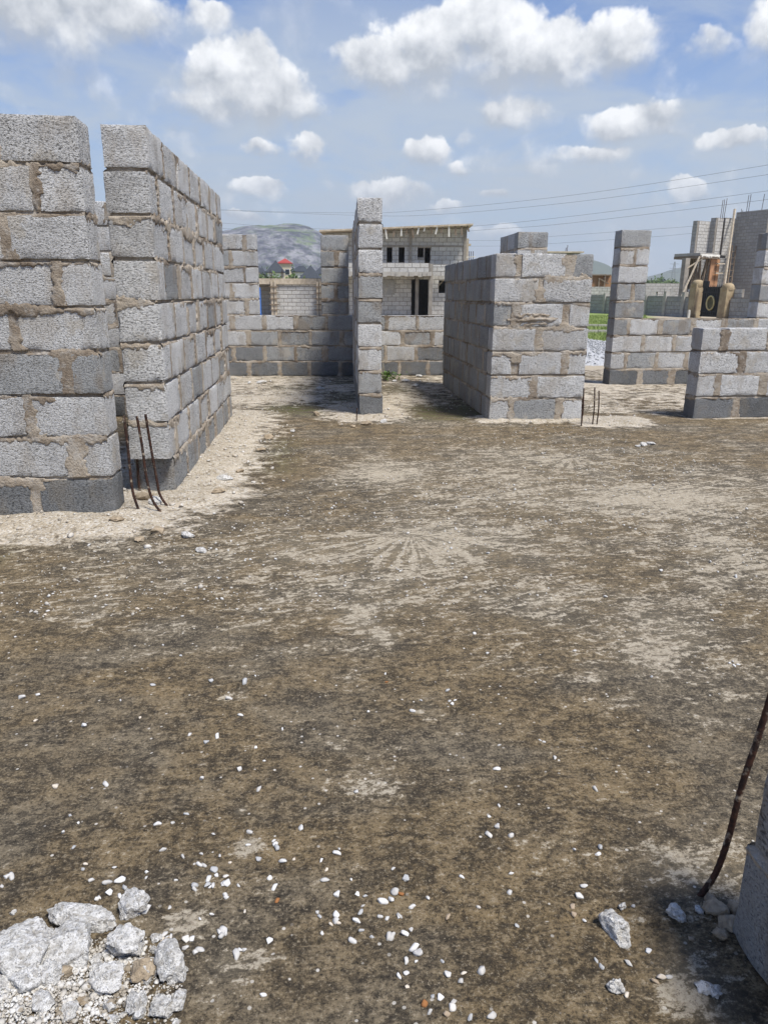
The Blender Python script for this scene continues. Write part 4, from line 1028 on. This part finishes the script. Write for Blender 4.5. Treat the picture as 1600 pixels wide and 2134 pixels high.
# ------------------------------------------------------------------ right side: fence, gate and house shell
RB = math.radians(-66)                     # fence runs towards the viewer to the right
def right_fence():
    p0 = at(1215, 656, 62); p1 = at(1600, 660, 43)
    d = Vector((p1.x-p0.x, p1.y-p0.y)); L = d.length; ang = math.atan2(d.y, d.x)
    def u_of(px):
        q = ray(px, 640); w = to_world(q[0], q[1]); # intersection with the fence line
        den = d.x*w.y-d.y*w.x
        return (-p0.x*w.y+p0.y*w.x)/den*L
    def root(name, label, cat, group=None): return thing(name, label, cat, (p0.x, p0.y, -.05), ang, group)
    hgt = lambda py, px: (lambda u: CAMH+.05+ray(px, py)[2]*((p0.x+d.x*u/L)*to_world(*ray(px, py)[:2]).x+(p0.y+d.y*u/L)*to_world(*ray(px, py)[:2]).y)/(ray(px, py)[0]**2+ray(px, py)[1]**2))(u_of(px))
    segs = [(1222, 1257, 614), (1259, 1300, 617), (1302, 1342, 618), (1346, 1382, 616), (1386, 1420, 617), (1424, 1446, 618)]
    r = root('boundary_fence', 'grey block boundary fence in panels left of the yellowish gate pillars', 'fence')
    for i, (a, b, t) in enumerate(segs):
        far_wall(r, 'panel', u_of(a), u_of(b), 0, hgt(t, (a+b)/2), (), th=.15, mat='fargrey', seed=20+i, L=.42)  # darker block colour stands in for shade on the panel faces
        MB().box((u_of(b)+.005, -.10, 0), (u_of(b)+.28, .2, hgt(t-(9 if i in (3, 4) else 3), b))).build('post', M['concrete'], r)
    far_wall(r, 'raised_panel', u_of(1421), u_of(1438), hgt(617, 1430)+.02, hgt(602, 1430), (), th=.15, seed=29, origin=(0, .3, 0), L=.42)
    r = root('boundary_fence', 'grey block boundary fence right of the gate', 'fence')
    far_wall(r, 'panel', u_of(1520), u_of(1572), 0, hgt(620, 1545), (), th=.15, mat='fargrey', seed=31, L=.42)  # shade of the face put into the block colour here too
    far_wall(r, 'raised_panel', u_of(1515), u_of(1535), hgt(620, 1525)+.02, hgt(602, 1525), (), th=.15, seed=32, origin=(0, .25, 0), L=.42)
    MB().box((u_of(1572)+.005, -.1, 0), (u_of(1572)+.3, .2, hgt(617, 1572))).build('post', M['concrete'], r)
    far_wall(r, 'panel', u_of(1572)+.31, u_of(1640), 0, hgt(620, 1580), (), th=.15, mat='fargrey', seed=33, L=.42)
    for (a, b, t, lab) in ((1436, 1460, 581, 'left yellowish rendered gate pillar with rounded cap'), (1499, 1524, 588, 'right yellowish rendered gate pillar with rounded cap')):
        r = root('gate_pillar', lab, 'pillar', 'gate pillars')
        ua, ub = u_of(a), u_of(b); h = hgt(t, (a+b)/2); w = (ub-ua); uc = (ua+ub)/2; wd = min(w, .62)
        mb = MB(); n = 10; prof = [(0, 1.0), (.1, 1.0), (h-.55, .93), (h-.3, .93)]
        for i, (z, s) in enumerate(prof[:-1]):
            z2, s2 = prof[i+1]; q = []
            for zz, ss in ((z, s), (z2, s2)):
                hw = wd/2*ss; q += [(uc-hw, -hw, zz), (uc+hw, -hw, zz), (uc+hw, hw, zz), (uc-hw, hw, zz)]
            mb.add(q, [(0, 1, 5, 4), (1, 2, 6, 5), (2, 3, 7, 6), (3, 0, 4, 7)])
        mb.build('shaft', M['pillar'], r)
        v, f = ICO[3]; v = v.copy(); v *= (1+.10*(fbm(v+a, 2.5, 3, 3)-.5))[:, None]
        v = np.sign(v)*np.abs(v)**.75*np.array([wd*.53, wd*.53, .30])
        obj('cap', mesh('cap', v+np.array([uc, 0, h-.34]), f, M['pillar'], True), r)
    # gate leaf
    r = root('metal_gate', 'black metal gate with a gold oval ring between the pillars', 'gate')
    ua, ub, h = u_of(1461), u_of(1499), hgt(594, 1480)
    MB().box((ua, -.03, .1), (ub, .03, h-.12)).build('leaf', M['gate'], r)
    for z in (.12, h*.5-.6, h-.45, h-.16): MB().box((ua, -.06, z), (ub, -.031, z+.07)).build('rail', M['gate'], r)
    for k in range(9):
        u = ua+(ub-ua)*(k+.5)/9; MB().box((u-.03, -.05, .2), (u+.03, -.032, h-.2)).build('stile', M['gate'], r)
        MB().add([(u-.03, -.02, h-.12), (u+.03, -.02, h-.12), (u+.03, .02, h-.12), (u-.03, .02, h-.12), (u, 0, h+.08)], [(0, 1, 4), (1, 2, 4), (2, 3, 4), (3, 0, 4)]).build('spike', M['gate'], r)
    c = Vector(((ua+ub)/2+.05, -.075, h*.47)); ring = MB(); a_, b_ = (ub-ua)*.20, h*.205
    ring.tube([(c.x+a_*math.cos(t), c.y, c.z+b_*math.sin(t)) for t in np.linspace(0, 2*math.pi, 33)], .055, 8, False); ring.build('oval_ring', M['gold'], r, True)
    MB().add([(c.x+a_*.8*math.cos(t), c.y+.01, c.z+b_*.8*math.sin(t)) for t in np.linspace(0, 2*math.pi, 25)[:-1]], [tuple(range(24))]).build('oval_boss', simple('olive_boss', (.10, .09, .04), (.06, .055, .03), 5, 0, rough=.5), r)
    MB().box((ua-.05, -.05, h-.12), (ua+.45, .05, h+.25)).build('lock_box', M['gate'], r)
    r = root('marker_post', 'short pale post at the foot of the left gate pillar', 'post')
    u = u_of(1456); MB().box((u-.06, -.75, 0), (u+.06, -.63, .45)).box((u-.045, -.735, .45), (u+.045, -.645, .5)).build('post', M['sack'], r)
    return p0, ang
right_fence()

def right_house():
    c = at(1446, 650, 62); ang = math.radians(25)
    r = thing('unfinished_house', 'tall unfinished grey block house with propped porch and steel rods, behind the gate', 'house', (c.x, c.y, -.05), ang)
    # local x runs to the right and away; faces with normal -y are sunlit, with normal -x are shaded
    H1 = 4.5
    cs, sn = math.cos(ang), math.sin(ang)
    def lx(px, yl=0.0, py=560):
        """local x where the line of sight of a picture column meets local y = yl"""
        q = ray(px, py); w = to_world(q[0], q[1]); o = Vector((-c.x, -c.y))
        ox, oy = o.x*cs+o.y*sn, -o.x*sn+o.y*cs; dx, dy = w.x*cs+w.y*sn, -w.x*sn+w.y*cs
        t = (yl-oy)/dy; return ox+dx*t
    def ly(px, xl, py=560):
        q = ray(px, py); w = to_world(q[0], q[1]); o = Vector((-c.x, -c.y))
        ox, oy = o.x*cs+o.y*sn, -o.x*sn+o.y*cs; dx, dy = w.x*cs+w.y*sn, -w.x*sn+w.y*cs
        t = (xl-ox)/dx; return oy+dy*t
    def front(name, a, b, y, z0, z1, **k): return far_wall(r, name, a, b, z0, z1, (), origin=(0, y, 0), **k)
    def side(name, x, ya, yb, z0, z1, **k):  # faces -x; the darker blocks carry its shade in their colour
        return far_wall(r, name, 0, yb-ya, z0, z1, (), origin=(x, yb, 0), rotz=-HALF, **k)
    # upper storey, stepping forward to the right
    x0 = lx(1449, 0, 500)
    a = lx(1449, 0, 500); b = lx(1476, 0, 500)
    front('upper_front', a+.21, b, 0, H1, 6.95, seed=41)
    dp = ly(1440, a, 500)
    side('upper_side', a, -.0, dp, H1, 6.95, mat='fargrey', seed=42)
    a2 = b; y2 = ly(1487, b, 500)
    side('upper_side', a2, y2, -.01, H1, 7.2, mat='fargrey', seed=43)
    b2 = lx(1527, y2, 500)
    front('upper_front', a2+.21, lx(1502, y2, 500), y2, H1, 7.2, seed=44, budget=150)
    front('upper_front', lx(1506, y2, 500), b2, y2, H1, 7.25, seed=45, budget=150)
    MB().box((lx(1502, y2, 500), y2+.25, H1), (lx(1506, y2, 500), y2+.4, 7.0)).build('dark_slot', M['old_timber'], r)
    y3 = ly(1594, b2, 500)
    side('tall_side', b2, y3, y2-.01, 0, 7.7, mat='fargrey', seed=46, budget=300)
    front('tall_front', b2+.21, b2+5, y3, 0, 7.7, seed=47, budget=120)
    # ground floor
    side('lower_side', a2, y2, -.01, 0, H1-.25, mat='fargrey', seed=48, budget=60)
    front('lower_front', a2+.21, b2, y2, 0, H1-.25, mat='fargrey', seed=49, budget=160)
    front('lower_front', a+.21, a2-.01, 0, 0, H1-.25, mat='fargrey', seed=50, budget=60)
    MB().box((a, .22, 0), (b2+5, dp, .1)).build('base_slab', M['concrete'], r)
    MB().box((b2+4.8, y3+.25, 0), (b2+5, dp, 6.9)).build('back_wall', M['fargrey'], r)
    MB().box((a+.22, dp, 0), (b2+5, dp+.2, 6.6)).build('back_wall', M['fargrey'], r)
    # porch slab on props
    ya = -1.8; xa, xb = lx(1404, .6, 540), lx(1497, ya, 540); sl = MB()
    sl.box((xa, ya, H1-.22), (xb, .6, H1-.02)); sl.box((a-.1, 0, H1-.24), (b2-.02, dp, H1-.03)); sl.build('porch_slab', M['concrete'], r)
    MB().box((xa-.05, ya-.06, H1-.42), (xb+.05, .58, H1-.225)).build('formwork', M['old_timber'], r)
    R = random.Random(8); fr = MB()
    for k in range(34):
        u = xa+(xb-xa)*k/34; u2 = xa+(xb-xa)*(k+1)/34; dz = .10+.16*abs(math.sin(k*1.9))*R.random()
        fr.add([(u, ya-.08, H1-.12), (u2, ya-.08, H1-.12), (u2, ya-.10-.05*R.random(), H1-.14-dz), (u, ya-.10, H1-.14-dz*R.uniform(.5, 1)), (u, ya-.06, H1-.12), (u2, ya-.06, H1-.12), (u2, ya-.075, H1-.14-dz), (u, ya-.075, H1-.14-dz)],
               [(0, 1, 2, 3), (4, 7, 6, 5), (0, 4, 5, 1), (1, 5, 6, 2), (2, 6, 7, 3), (3, 7, 4, 0)])
    fr.build('torn_sheeting', M['sack'], r)
    MB().box((lx(1420, -1.4, 600), -1.5, 0), (lx(1429, -1.4, 600), -1.15, H1-.42)).build('column', M['render'], r)
    for k in range(15):
        u = xa+.5+(xb-xa-.8)*k/14; MB().bar((u+R.uniform(-.25, .25), R.uniform(-1.6, .2), 0), (u+R.uniform(-.2, .3), R.uniform(-1.6, .2), H1-.42), .085).build('prop', M['old_timber'], r)
    MB().bar((xa-.05, ya, H1-.3), (xa-2.6, ya-.3, .0), .09).build('prop', M['timber'], r)
    MB().bar((xa+.3, ya, H1-.42), (lx(1421, -1.4, 600), -1.4, H1-1.3), .08).build('prop', M['timber'], r)
    for px, w in ((1479, 1.2), (1486, .9)):
        u = lx(px, -1.5, 600); MB().box((u-w*.3, -1.6, 0), (u+w*.3, -1.5, H1-.43)).build('board_panel', M['board'], r)
    x = lx(1428, .35, 600); k = 0
    while x < a+.1:
        MB().box((x, .3+.02*(k % 2), 0), (x+.2, .35+.02*(k % 2), H1-.43-.05*(k % 3))).build('dark_backing_plank', M['old_timber'], r); x += .235; k += 1  # added dark backing, stands in for the shaded interior under the porch
    # long pole and ladder leaning on the step
    MB().bar((lx(1505, y2-2.3, 620), y2-2.3, 0), (lx(1530, y2-.2, 452), y2-.15, 7.9), .14).build('long_pole', M['timber'], r)
    la = Vector((lx(1512, y2-1.8, 620), y2-1.8, 0)); lb = Vector((lx(1521, y2-.3, 540), y2-.35, 5.2)); s = Vector((.45, 0, 0))
    ld = MB(); ld.bar(la, lb, .08); ld.bar(la+s, lb+s, .08)
    for k in range(1, 11):
        q = la+(lb-la)*k/11; ld.bar(q-s*.1, q+s*1.1, .05)
    ld.build('ladder', M['old_timber'], r)
    for k, (zz, px) in enumerate(((3.0, 1490), (3.7, 1492))):
        u = lx(px, -1.7, 590); MB().box((u-.3, -1.9, zz), (u+.5, -1.7, zz+.08)).build('shelf_board', M['timber'], r)
    # starter bars above the walls
    for (px, y, z, h) in ((1500, y2, 7.2, 1.3), (1507, y2, 7.2, 1.45), (1504, y2, 7.2, 1.35), (1540, y2, 7.1, .9), (1543, y2, 7.1, .8), (1555, 0, 7.7, 1.2), (1559, 0, 7.7, 1.25), (1586, 0, 7.7, 1.15)):
        u, yy = (lx(px, y, 460), y) if y else (b2+.1, ly(px, b2+.1, 440))
        MB().tube([(u, yy, z-.3), (u+R.uniform(-.05, .12), yy, z+h)], .022, 5).build('starter_bar', M['rust'], r)
right_house()

# low block wall and timber hut far behind, and a board topped wall hidden by the near wall end
def far_bits():
    D = 70.0
    r = heading_frame('timber_hut', 'brown board hut far behind the gap right of the wall end', 'hut', D)
    X = lambda px, py=590: local_at(px, py, D)[0]; Z = lambda py, px=1250: local_at(px, py, D)[1]+.05
    x = X(1205)
    k = 0
    while x < X(1268):
        MB().box((x, 0, 0), (x+.36, .05, Z(574))).build('plank', M['board'], r); x += .37; k += 1
    MB().box((X(1205), .06, 0), (X(1268), 2.5, Z(575))).build('body', M['board'], r)
    MB().box((X(1203), -.3, Z(574)+.003), (X(1270), 2.8, Z(571.5))).build('roof_sheet', M['old_timber'], r)
    MB().bar((X(1246), -.2, 0), (X(1246), -.2, Z(579)), .12).bar((X(1246), -.22, Z(580)), (X(1266), -.22, Z(591)), .09).bar((X(1258), -.2, 0), (X(1258), -.2, Z(571)), .12).build('door_frame', M['old_timber'], r)
    D2 = 66.0
    r = heading_frame('block_wall', 'low whitish block wall in front of the brown board hut', 'wall', D2)
    far_wall(r, 'wall', local_at(1205, 600, D2)[0], local_at(1272, 600, D2)[0], 0, local_at(1250, 597, D2)[1]+.05, (), seed=61, budget=120)
    r = heading_frame('block_wall', 'far pale block wall behind the fence, between the pillar and the propped porch', 'wall', 72.0)
    a = local_at(1330, 600, 72)[0]; b = local_at(1418, 600, 72)[0]; zt = local_at(1380, 590, 72)[1]+.05
    h0, h1 = local_at(1362, 600, 72)[0], local_at(1371, 600, 72)[0]
    far_wall(r, 'wall', a, b, 0, zt, [(h0, h1, zt-1.35, zt-.75)], seed=62, mat='farblock', budget=220)
    for (u0, u1) in ((1345, 1362), (1385, 1398)):
        p = local_at(u0, 610, 68); q = local_at(u1, 602, 68)
        rr = heading_frame('block_stack', 'stack of white blocks in front of the far pale wall, '+('next to the tall pillar' if u0 == 1345 else 'beside the leaning porch prop'), 'blocks', 68.0, p[0])
        for j in range(8):
            for i in range(2): MB().box((i*.47, 0, j*.24), (i*.47+.45, .22, j*.24+.225)).build('block', M['farblock'], rr)
    # wall with a board on top, just showing above the near wall end
    D3 = 30.0; x0 = local_at(1130, 530, D3)[0]; x1 = local_at(1213, 530, D3)[0]; zt = local_at(1180, 527, D3)[1]+.05
    r = heading_frame('block_wall', 'wall top with a thin timber board showing just above the near wall end', 'wall', D3)
    far_wall(r, 'wall', x0-.5, x1-.1, 0, zt, (), seed=70, mat='fargrey', budget=100)
    MB().box((x0-.6, -.25, zt+.003), (x1, .3, zt+.055)).build('board', M['timber'], r)
    for px in (1179, 1182): u = local_at(px, 525, D3)[0]; MB().tube([(u, .1, zt-.2), (u+.02, .1, zt+.30 if px > 1180 else zt+.2)], .012, 5).build('starter_bar', M['rust'], r)
    u = local_at(1045, 525, D3)[0]; b = MB().tube([(u, 0, 0), (u, 0, local_at(1045, 515, D3)[1])], .02, 6).box((u-.1, -.1, -.05), (u+.1, .1, .03))
    tag(b.build('steel_post', M['concrete'], None, loc=to_world(0, D3, -.05), rot=(0, 0, -YAW)), 'thin pale post showing left of the stub over the wall end', 'post')
far_bits()

# ------------------------------------------------------------------ houses and trees below the hill
def hip_house(label, px0, px1, py_eave, px_apex, py_apex, D, roofmat='roof', wallmat='whitewall', ridge=0.0, depth=None, py_base=None, name='house'):
    x0, ze = local_at(px0, py_eave, D); x1, _ = local_at(px1, py_eave, D); xa, za = local_at(px_apex, py_apex, D)
    w = x1-x0; dp = depth or w*.9
    r = heading_frame(name, label, 'house', D, (x0+x1)/2)
    xa -= (x0+x1)/2; h = w/2; ze += .05; za += .05; o = .35
    MB().box((-h+o, o, 0), (h-o, dp-o, ze+.02)).build('wall', M[wallmat], r)
    rr = ridge/2
    V = [(-h, 0, ze), (h, 0, ze), (h, dp, ze), (-h, dp, ze), (xa-rr, dp/2, za), (xa+rr, dp/2, za), (-h, 0, ze-.18), (h, 0, ze-.18), (h, dp, ze-.18), (-h, dp, ze-.18)]
    MB().add(V, [(0, 1, 5, 4), (1, 2, 5), (2, 3, 4, 5), (3, 0, 4), (6, 7, 1, 0), (7, 8, 2, 1), (8, 9, 3, 2), (9, 6, 0, 3), (9, 8, 7, 6)]).build('roof', M[roofmat], r)
    n = max(2, int(w/3.2)); st = ze-2.6
    while st > .4:
        for k in range(n):
            u = -h+o+(w-2*o)*(k+.5)/n
            wn = MB().box((u-.55, o-.05, st), (u+.55, o+.02, st+1.3)).build('window', M['whitewall'] if wallmat != 'whitewall' else M['concrete'], r)
            MB().box((u-.45, o-.075, st+.1), (u+.45, o-.051, st+1.2)).build('pane', M['glass'], wn)
        st -= 3.1
    return r
hip_house('dark steep roofed house left of the red roofed tower house', 553, 591, 566, 572, 541, 165)
hip_house('cream tower house with a bright red hipped roof below the hill', 577, 607, 547, 592, 537, 175, 'redroof', 'creamwall')
hip_house('house with a low dark hipped roof right of the red roofed tower house', 606, 642, 565, 626, 553, 170, ridge=1.2)
hip_house('house with a tall dark pyramid roof in front of the other dark roofs', 623, 668, 579, 645, 551, 140)
hip_house('dark roofed house half hidden by the raised stub at the right of the window gap', 652, 690, 570, 668, 553, 160)
hip_house('small pale house at the left end of the house row', 530, 549, 566, 540, 557, 190, 'roof', 'creamwall', 1.5)
hip_house('tiny whitish house between the dark roofs on the left', 541, 553, 570, 547, 562, 150, 'roof', 'whitewall')

def tree_meshes(seed, leafmat):
    R = np.random.default_rng(seed); n = 900
    cl = R.normal(0, 1, (16, 3)); cl /= np.linalg.norm(cl, axis=1, keepdims=True); cl *= R.uniform(.35, .85, (16, 1)); cl[:, 2] = np.abs(cl[:, 2])*.9
    c = cl[R.integers(0, 16, n)]+R.normal(0, .20, (n, 3)); a = R.normal(size=(n, 3)); a /= np.linalg.norm(a, axis=1, keepdims=True)
    b = np.cross(a, R.normal(size=(n, 3))); b /= np.linalg.norm(b, axis=1, keepdims=True); s = R.uniform(.07, .14, (n, 1))
    V = np.stack([c-a*s, c+b*s*.6, c+a*s, c-b*s*.6], 1).reshape(-1, 3)*np.array([2.4, 2.4, 2.3])+np.array([0, 0, 2.4])
    crown = mesh('crown', V, np.arange(4*n).reshape(-1, 4), M[leafmat])
    t = MB(); t.tube([(0, 0, -.1), (.05, 0, 1), (0, .1, 2.2), (.1, 0, 3.2)], [.22, .17, .13, .06], 7)
    for k in range(6):
        q = cl[k]*np.array([2.0, 2.0, 1.9])+np.array([0, 0, 2.4]); t.tube([(0, .05, 1.4+.15*k), tuple((q+np.array([0, 0, 1.6]))*.5), tuple(q)], [.09, .06, .02], 5)
    return crown, mesh('trunk', t.v, t.f, M['bark'])
TREES = [tree_meshes(1, 'leaf'), tree_meshes(2, 'leaf2'), tree_meshes(3, 'leaf')]
def tree(px, py_top, D, h, k, label, group=None):
    x, z = local_at(px, py_top, D); p = to_world(x, D, -.2)
    s = h/4.9; r = thing('tree', label, 'tree', p, k*1.3, group); r.scale = (s*(1.0+.15*(k % 3)), s*(1.0+.15*(k % 3)), s)
    obj('crown', TREES[k % 3][0], r); obj('trunk', TREES[k % 3][1], r)
def top_h(px, py, D): return local_at(px, py, D)[1]+.2
for i, (px, py, D, lab) in enumerate([(534, 566, 140, 'leafy tree at the left edge of the window gap, below the hill'), (552, 568, 130, 'low green tree before the dark roofed house on the left'), (568, 570, 128, 'small green bush tree below the steep dark roof'),
        (608, 567, 150, 'green tree under the red roofed tower house'), (617, 574, 135, 'low bush tree just left of the tall pyramid roof'), (560, 562, 240, 'pale tree rising behind the left dark roof'), (615, 556, 260, 'pale tree behind the low hipped roof'),
        (655, 558, 250, 'pale tree behind the tall pyramid roof'), (543, 560, 260, 'pale tree behind the small pale house'), (636, 558, 280, 'distant pale tree between the dark roofs')]):
    tree(px, py, D, max(2.5, top_h(px, py, D)), i, lab, 'trees below the hill')
for i, (px, py, D, lab) in enumerate([(1352, 577, 260, 'far tree right of the tall pillar, leftmost of the row'), (1362, 579, 250, 'far tree second in the row right of the tall pillar'), (1375, 574, 300, 'tallest far tree in the row right of the tall pillar'),
        (1388, 581, 260, 'far tree fourth in the row right of the tall pillar'), (1398, 582, 280, 'far tree left of the porch column'), (1408, 583, 300, 'far tree close to the porch column'), (1272, 578, 300, 'far tree hidden mostly by the tall pillar')]):
    tree(px, py, D, max(3.0, top_h(px, py, D)), i+1, lab, 'far tree row on the right')

# ------------------------------------------------------------------ hills
def hill(name, outline, D, depth, seed, nx=220, ny=90, rough=1.0, mat='hill'):
    xs = [local_at(px, py, D)[0] for px, py in outline]; zs = [local_at(px, py, D)[1] for px, py in outline]
    X = np.linspace(xs[0], xs[-1], nx); prof = np.interp(X, xs, zs)
    k = np.ones(9)/9; prof = np.convolve(np.pad(prof, 4, mode='edge'), k, 'valid')
    v = np.linspace(-1, 1, ny); XX, VV = np.meshgrid(X, v, indexing='ij')
    sh = np.clip(1-np.abs(VV)**2.2, 0, 1)**.75
    P = p3(XX, VV*depth)
    w = fbm(P, 1/90, 5, seed); rd = 1-np.abs(2*fbm(P, 1/60, 5, seed+5)-1)
    Z = prof[:, None]*sh*(1+.30*rough*(w-.5)*sh)+rough*(rd-.7)*26*sh*(1-sh*.65)
    Z = np.minimum(Z, prof[:, None]*1.03)-1.5
    wx = XX*math.cos(YAW)+(D+VV*depth)*math.sin(YAW); wy = -XX*math.sin(YAW)+(D+VV*depth)*math.cos(YAW)
    i = np.arange(nx*ny).reshape(nx, ny); q = np.stack([i[:-1, :-1], i[1:, :-1], i[1:, 1:], i[:-1, 1:]], -1).reshape(-1, 4)
    o = obj(name, mesh(name, np.stack([wx, wy, Z], -1), q, M[mat], True)); tag(o, kind='structure')
hill('hill', [(250, 612), (330, 590), (400, 545), (450, 505), (500, 486), (530, 480), (560, 475), (585, 471), (610, 470), (632, 472), (650, 479), (667, 488), (700, 505), (750, 540), (800, 575), (900, 612)], 1400, 330, 3)
hill('far_hill', [(1000, 612), (1080, 585), (1150, 548), (1190, 536), (1215, 538), (1240, 547), (1262, 562), (1290, 580), (1330, 596), (1400, 612)], 1900, 260, 9, rough=.5, mat='green_hill')
hill('far_hill', [(1180, 612), (1300, 592), (1345, 578), (1380, 570), (1420, 557), (1470, 552), (1540, 565), (1650, 590), (1800, 612)], 2050, 240, 15, rough=.4, mat='green_hill')
R_ = random.Random(5)
for i in range(9):                                       # trees standing on the crest of the hill
    px = 521+i*3.2; D = 1400; x, z = local_at(px, 482-i*.5, D); p = to_world(x, D, z-3)
    r = thing('tree', 'tiny tree on the crest at the left end of the hill', 'tree', p, i, 'crest trees'); s = R_.uniform(1.0, 1.9); r.scale = (s, s, s)
    obj('crown', TREES[i % 3][0], r); obj('trunk', TREES[i % 3][1], r)

# ------------------------------------------------------------------ power lines and pylon
def cable(label, pts, r):
    v = [at(px, py, D) for px, py, D in pts]; out = []
    for i in range(len(v)-1):
        a = v[max(i-1, 0)]; b = v[i]; c = v[i+1]; d = v[min(i+2, len(v)-1)]
        for k in range(10):
            t = k/10; out.append(.5*((2*b)+(c-a)*t+(2*a-5*b+4*c-d)*t*t+(3*b-a-3*c+d)*t**3))
    out.append(v[-1])
    tag(MB().tube(out, r, 5).build('power_line', M['cable'], None, True), label, 'cable', 'power lines across the sky')
cable('highest power line on the right, passing over the two block wide wall end', [(300, 424, 300), (475, 437, 270), (740, 443, 235), (900, 436, 215), (1200, 405, 180), (1600, 343, 150), (1800, 306, 140)], .03)
cable('second highest power line, just under the top one', [(300, 432, 300), (475, 438, 272), (740, 448, 238), (900, 447, 217), (1200, 420, 182), (1600, 363, 152), (1800, 330, 142)], .03)
cable('third power line from the top on the right', [(300, 455, 300), (475, 465, 270), (600, 474, 255), (800, 478, 230), (980, 471, 210), (1200, 449, 182), (1600, 397, 152), (1800, 366, 142)], .03)
cable('fourth power line from the top, grazing the house steel rods', [(300, 468, 300), (475, 476, 270), (800, 489, 230), (1040, 476, 205), (1200, 463, 184), (1600, 415, 154), (1800, 386, 144)], .03)
cable('upper of the two lowest power lines, behind the tall pillar', [(900, 500, 260), (1050, 500, 240), (1165, 491, 225), (1360, 477, 200), (1440, 471, 195), (1700, 448, 180)], .028)
cable('lowest power line, behind the tall pillar', [(900, 512, 260), (1050, 512, 240), (1165, 506, 225), (1360, 493, 200), (1440, 486, 195), (1700, 465, 180)], .028)
def pylon():
    D = 700; x, z = local_at(1406, 545, D); b = to_world(x, D, -.3)
    r = thing('pylon', 'far lattice pylon above the low ridge left of the porch', 'pylon', b, -YAW); h = z+.3; m = MB()
    for sx, sy in ((-1, -1), (1, -1), (1, 1), (-1, 1)): m.bar((sx*2.6, sy*2.6, 0), (sx*.35, sy*.35, h), .28)
    for k in range(6):
        z0, z1 = h*k/6, h*(k+1)/6; w0, w1 = 2.6-(2.25)*k/6, 2.6-2.25*(k+1)/6
        m.bar((-w0, -w0, z0), (w1, -w1, z1), .18); m.bar((w0, -w0, z0), (-w1, -w1, z1), .18)
    m.build('mast', M['steel'], r)
    for f in (.7, .82, .94): MB().bar((-4.2, 0, h*f), (4.2, 0, h*f), .3).build('cross_arm', M['steel'], r)
pylon()

# ------------------------------------------------------------------ haze
def haze():
    m = bpy.data.materials.new('haze_air'); m.use_nodes = True; t = m.node_tree; t.nodes.clear()
    o = t.nodes.new('ShaderNodeOutputMaterial'); v = t.nodes.new('ShaderNodeVolumePrincipled')
    v.inputs['Color'].default_value = (.90, .94, 1.0, 1); v.inputs['Density'].default_value = .00038; v.inputs['Anisotropy'].default_value = .2
    t.links.new(v.outputs[0], o.inputs['Volume'])
    h = MB().box((-2700, -2700, -6), (2700, 2700, 160)).build('haze', m); tag(h, kind='stuff')
haze()
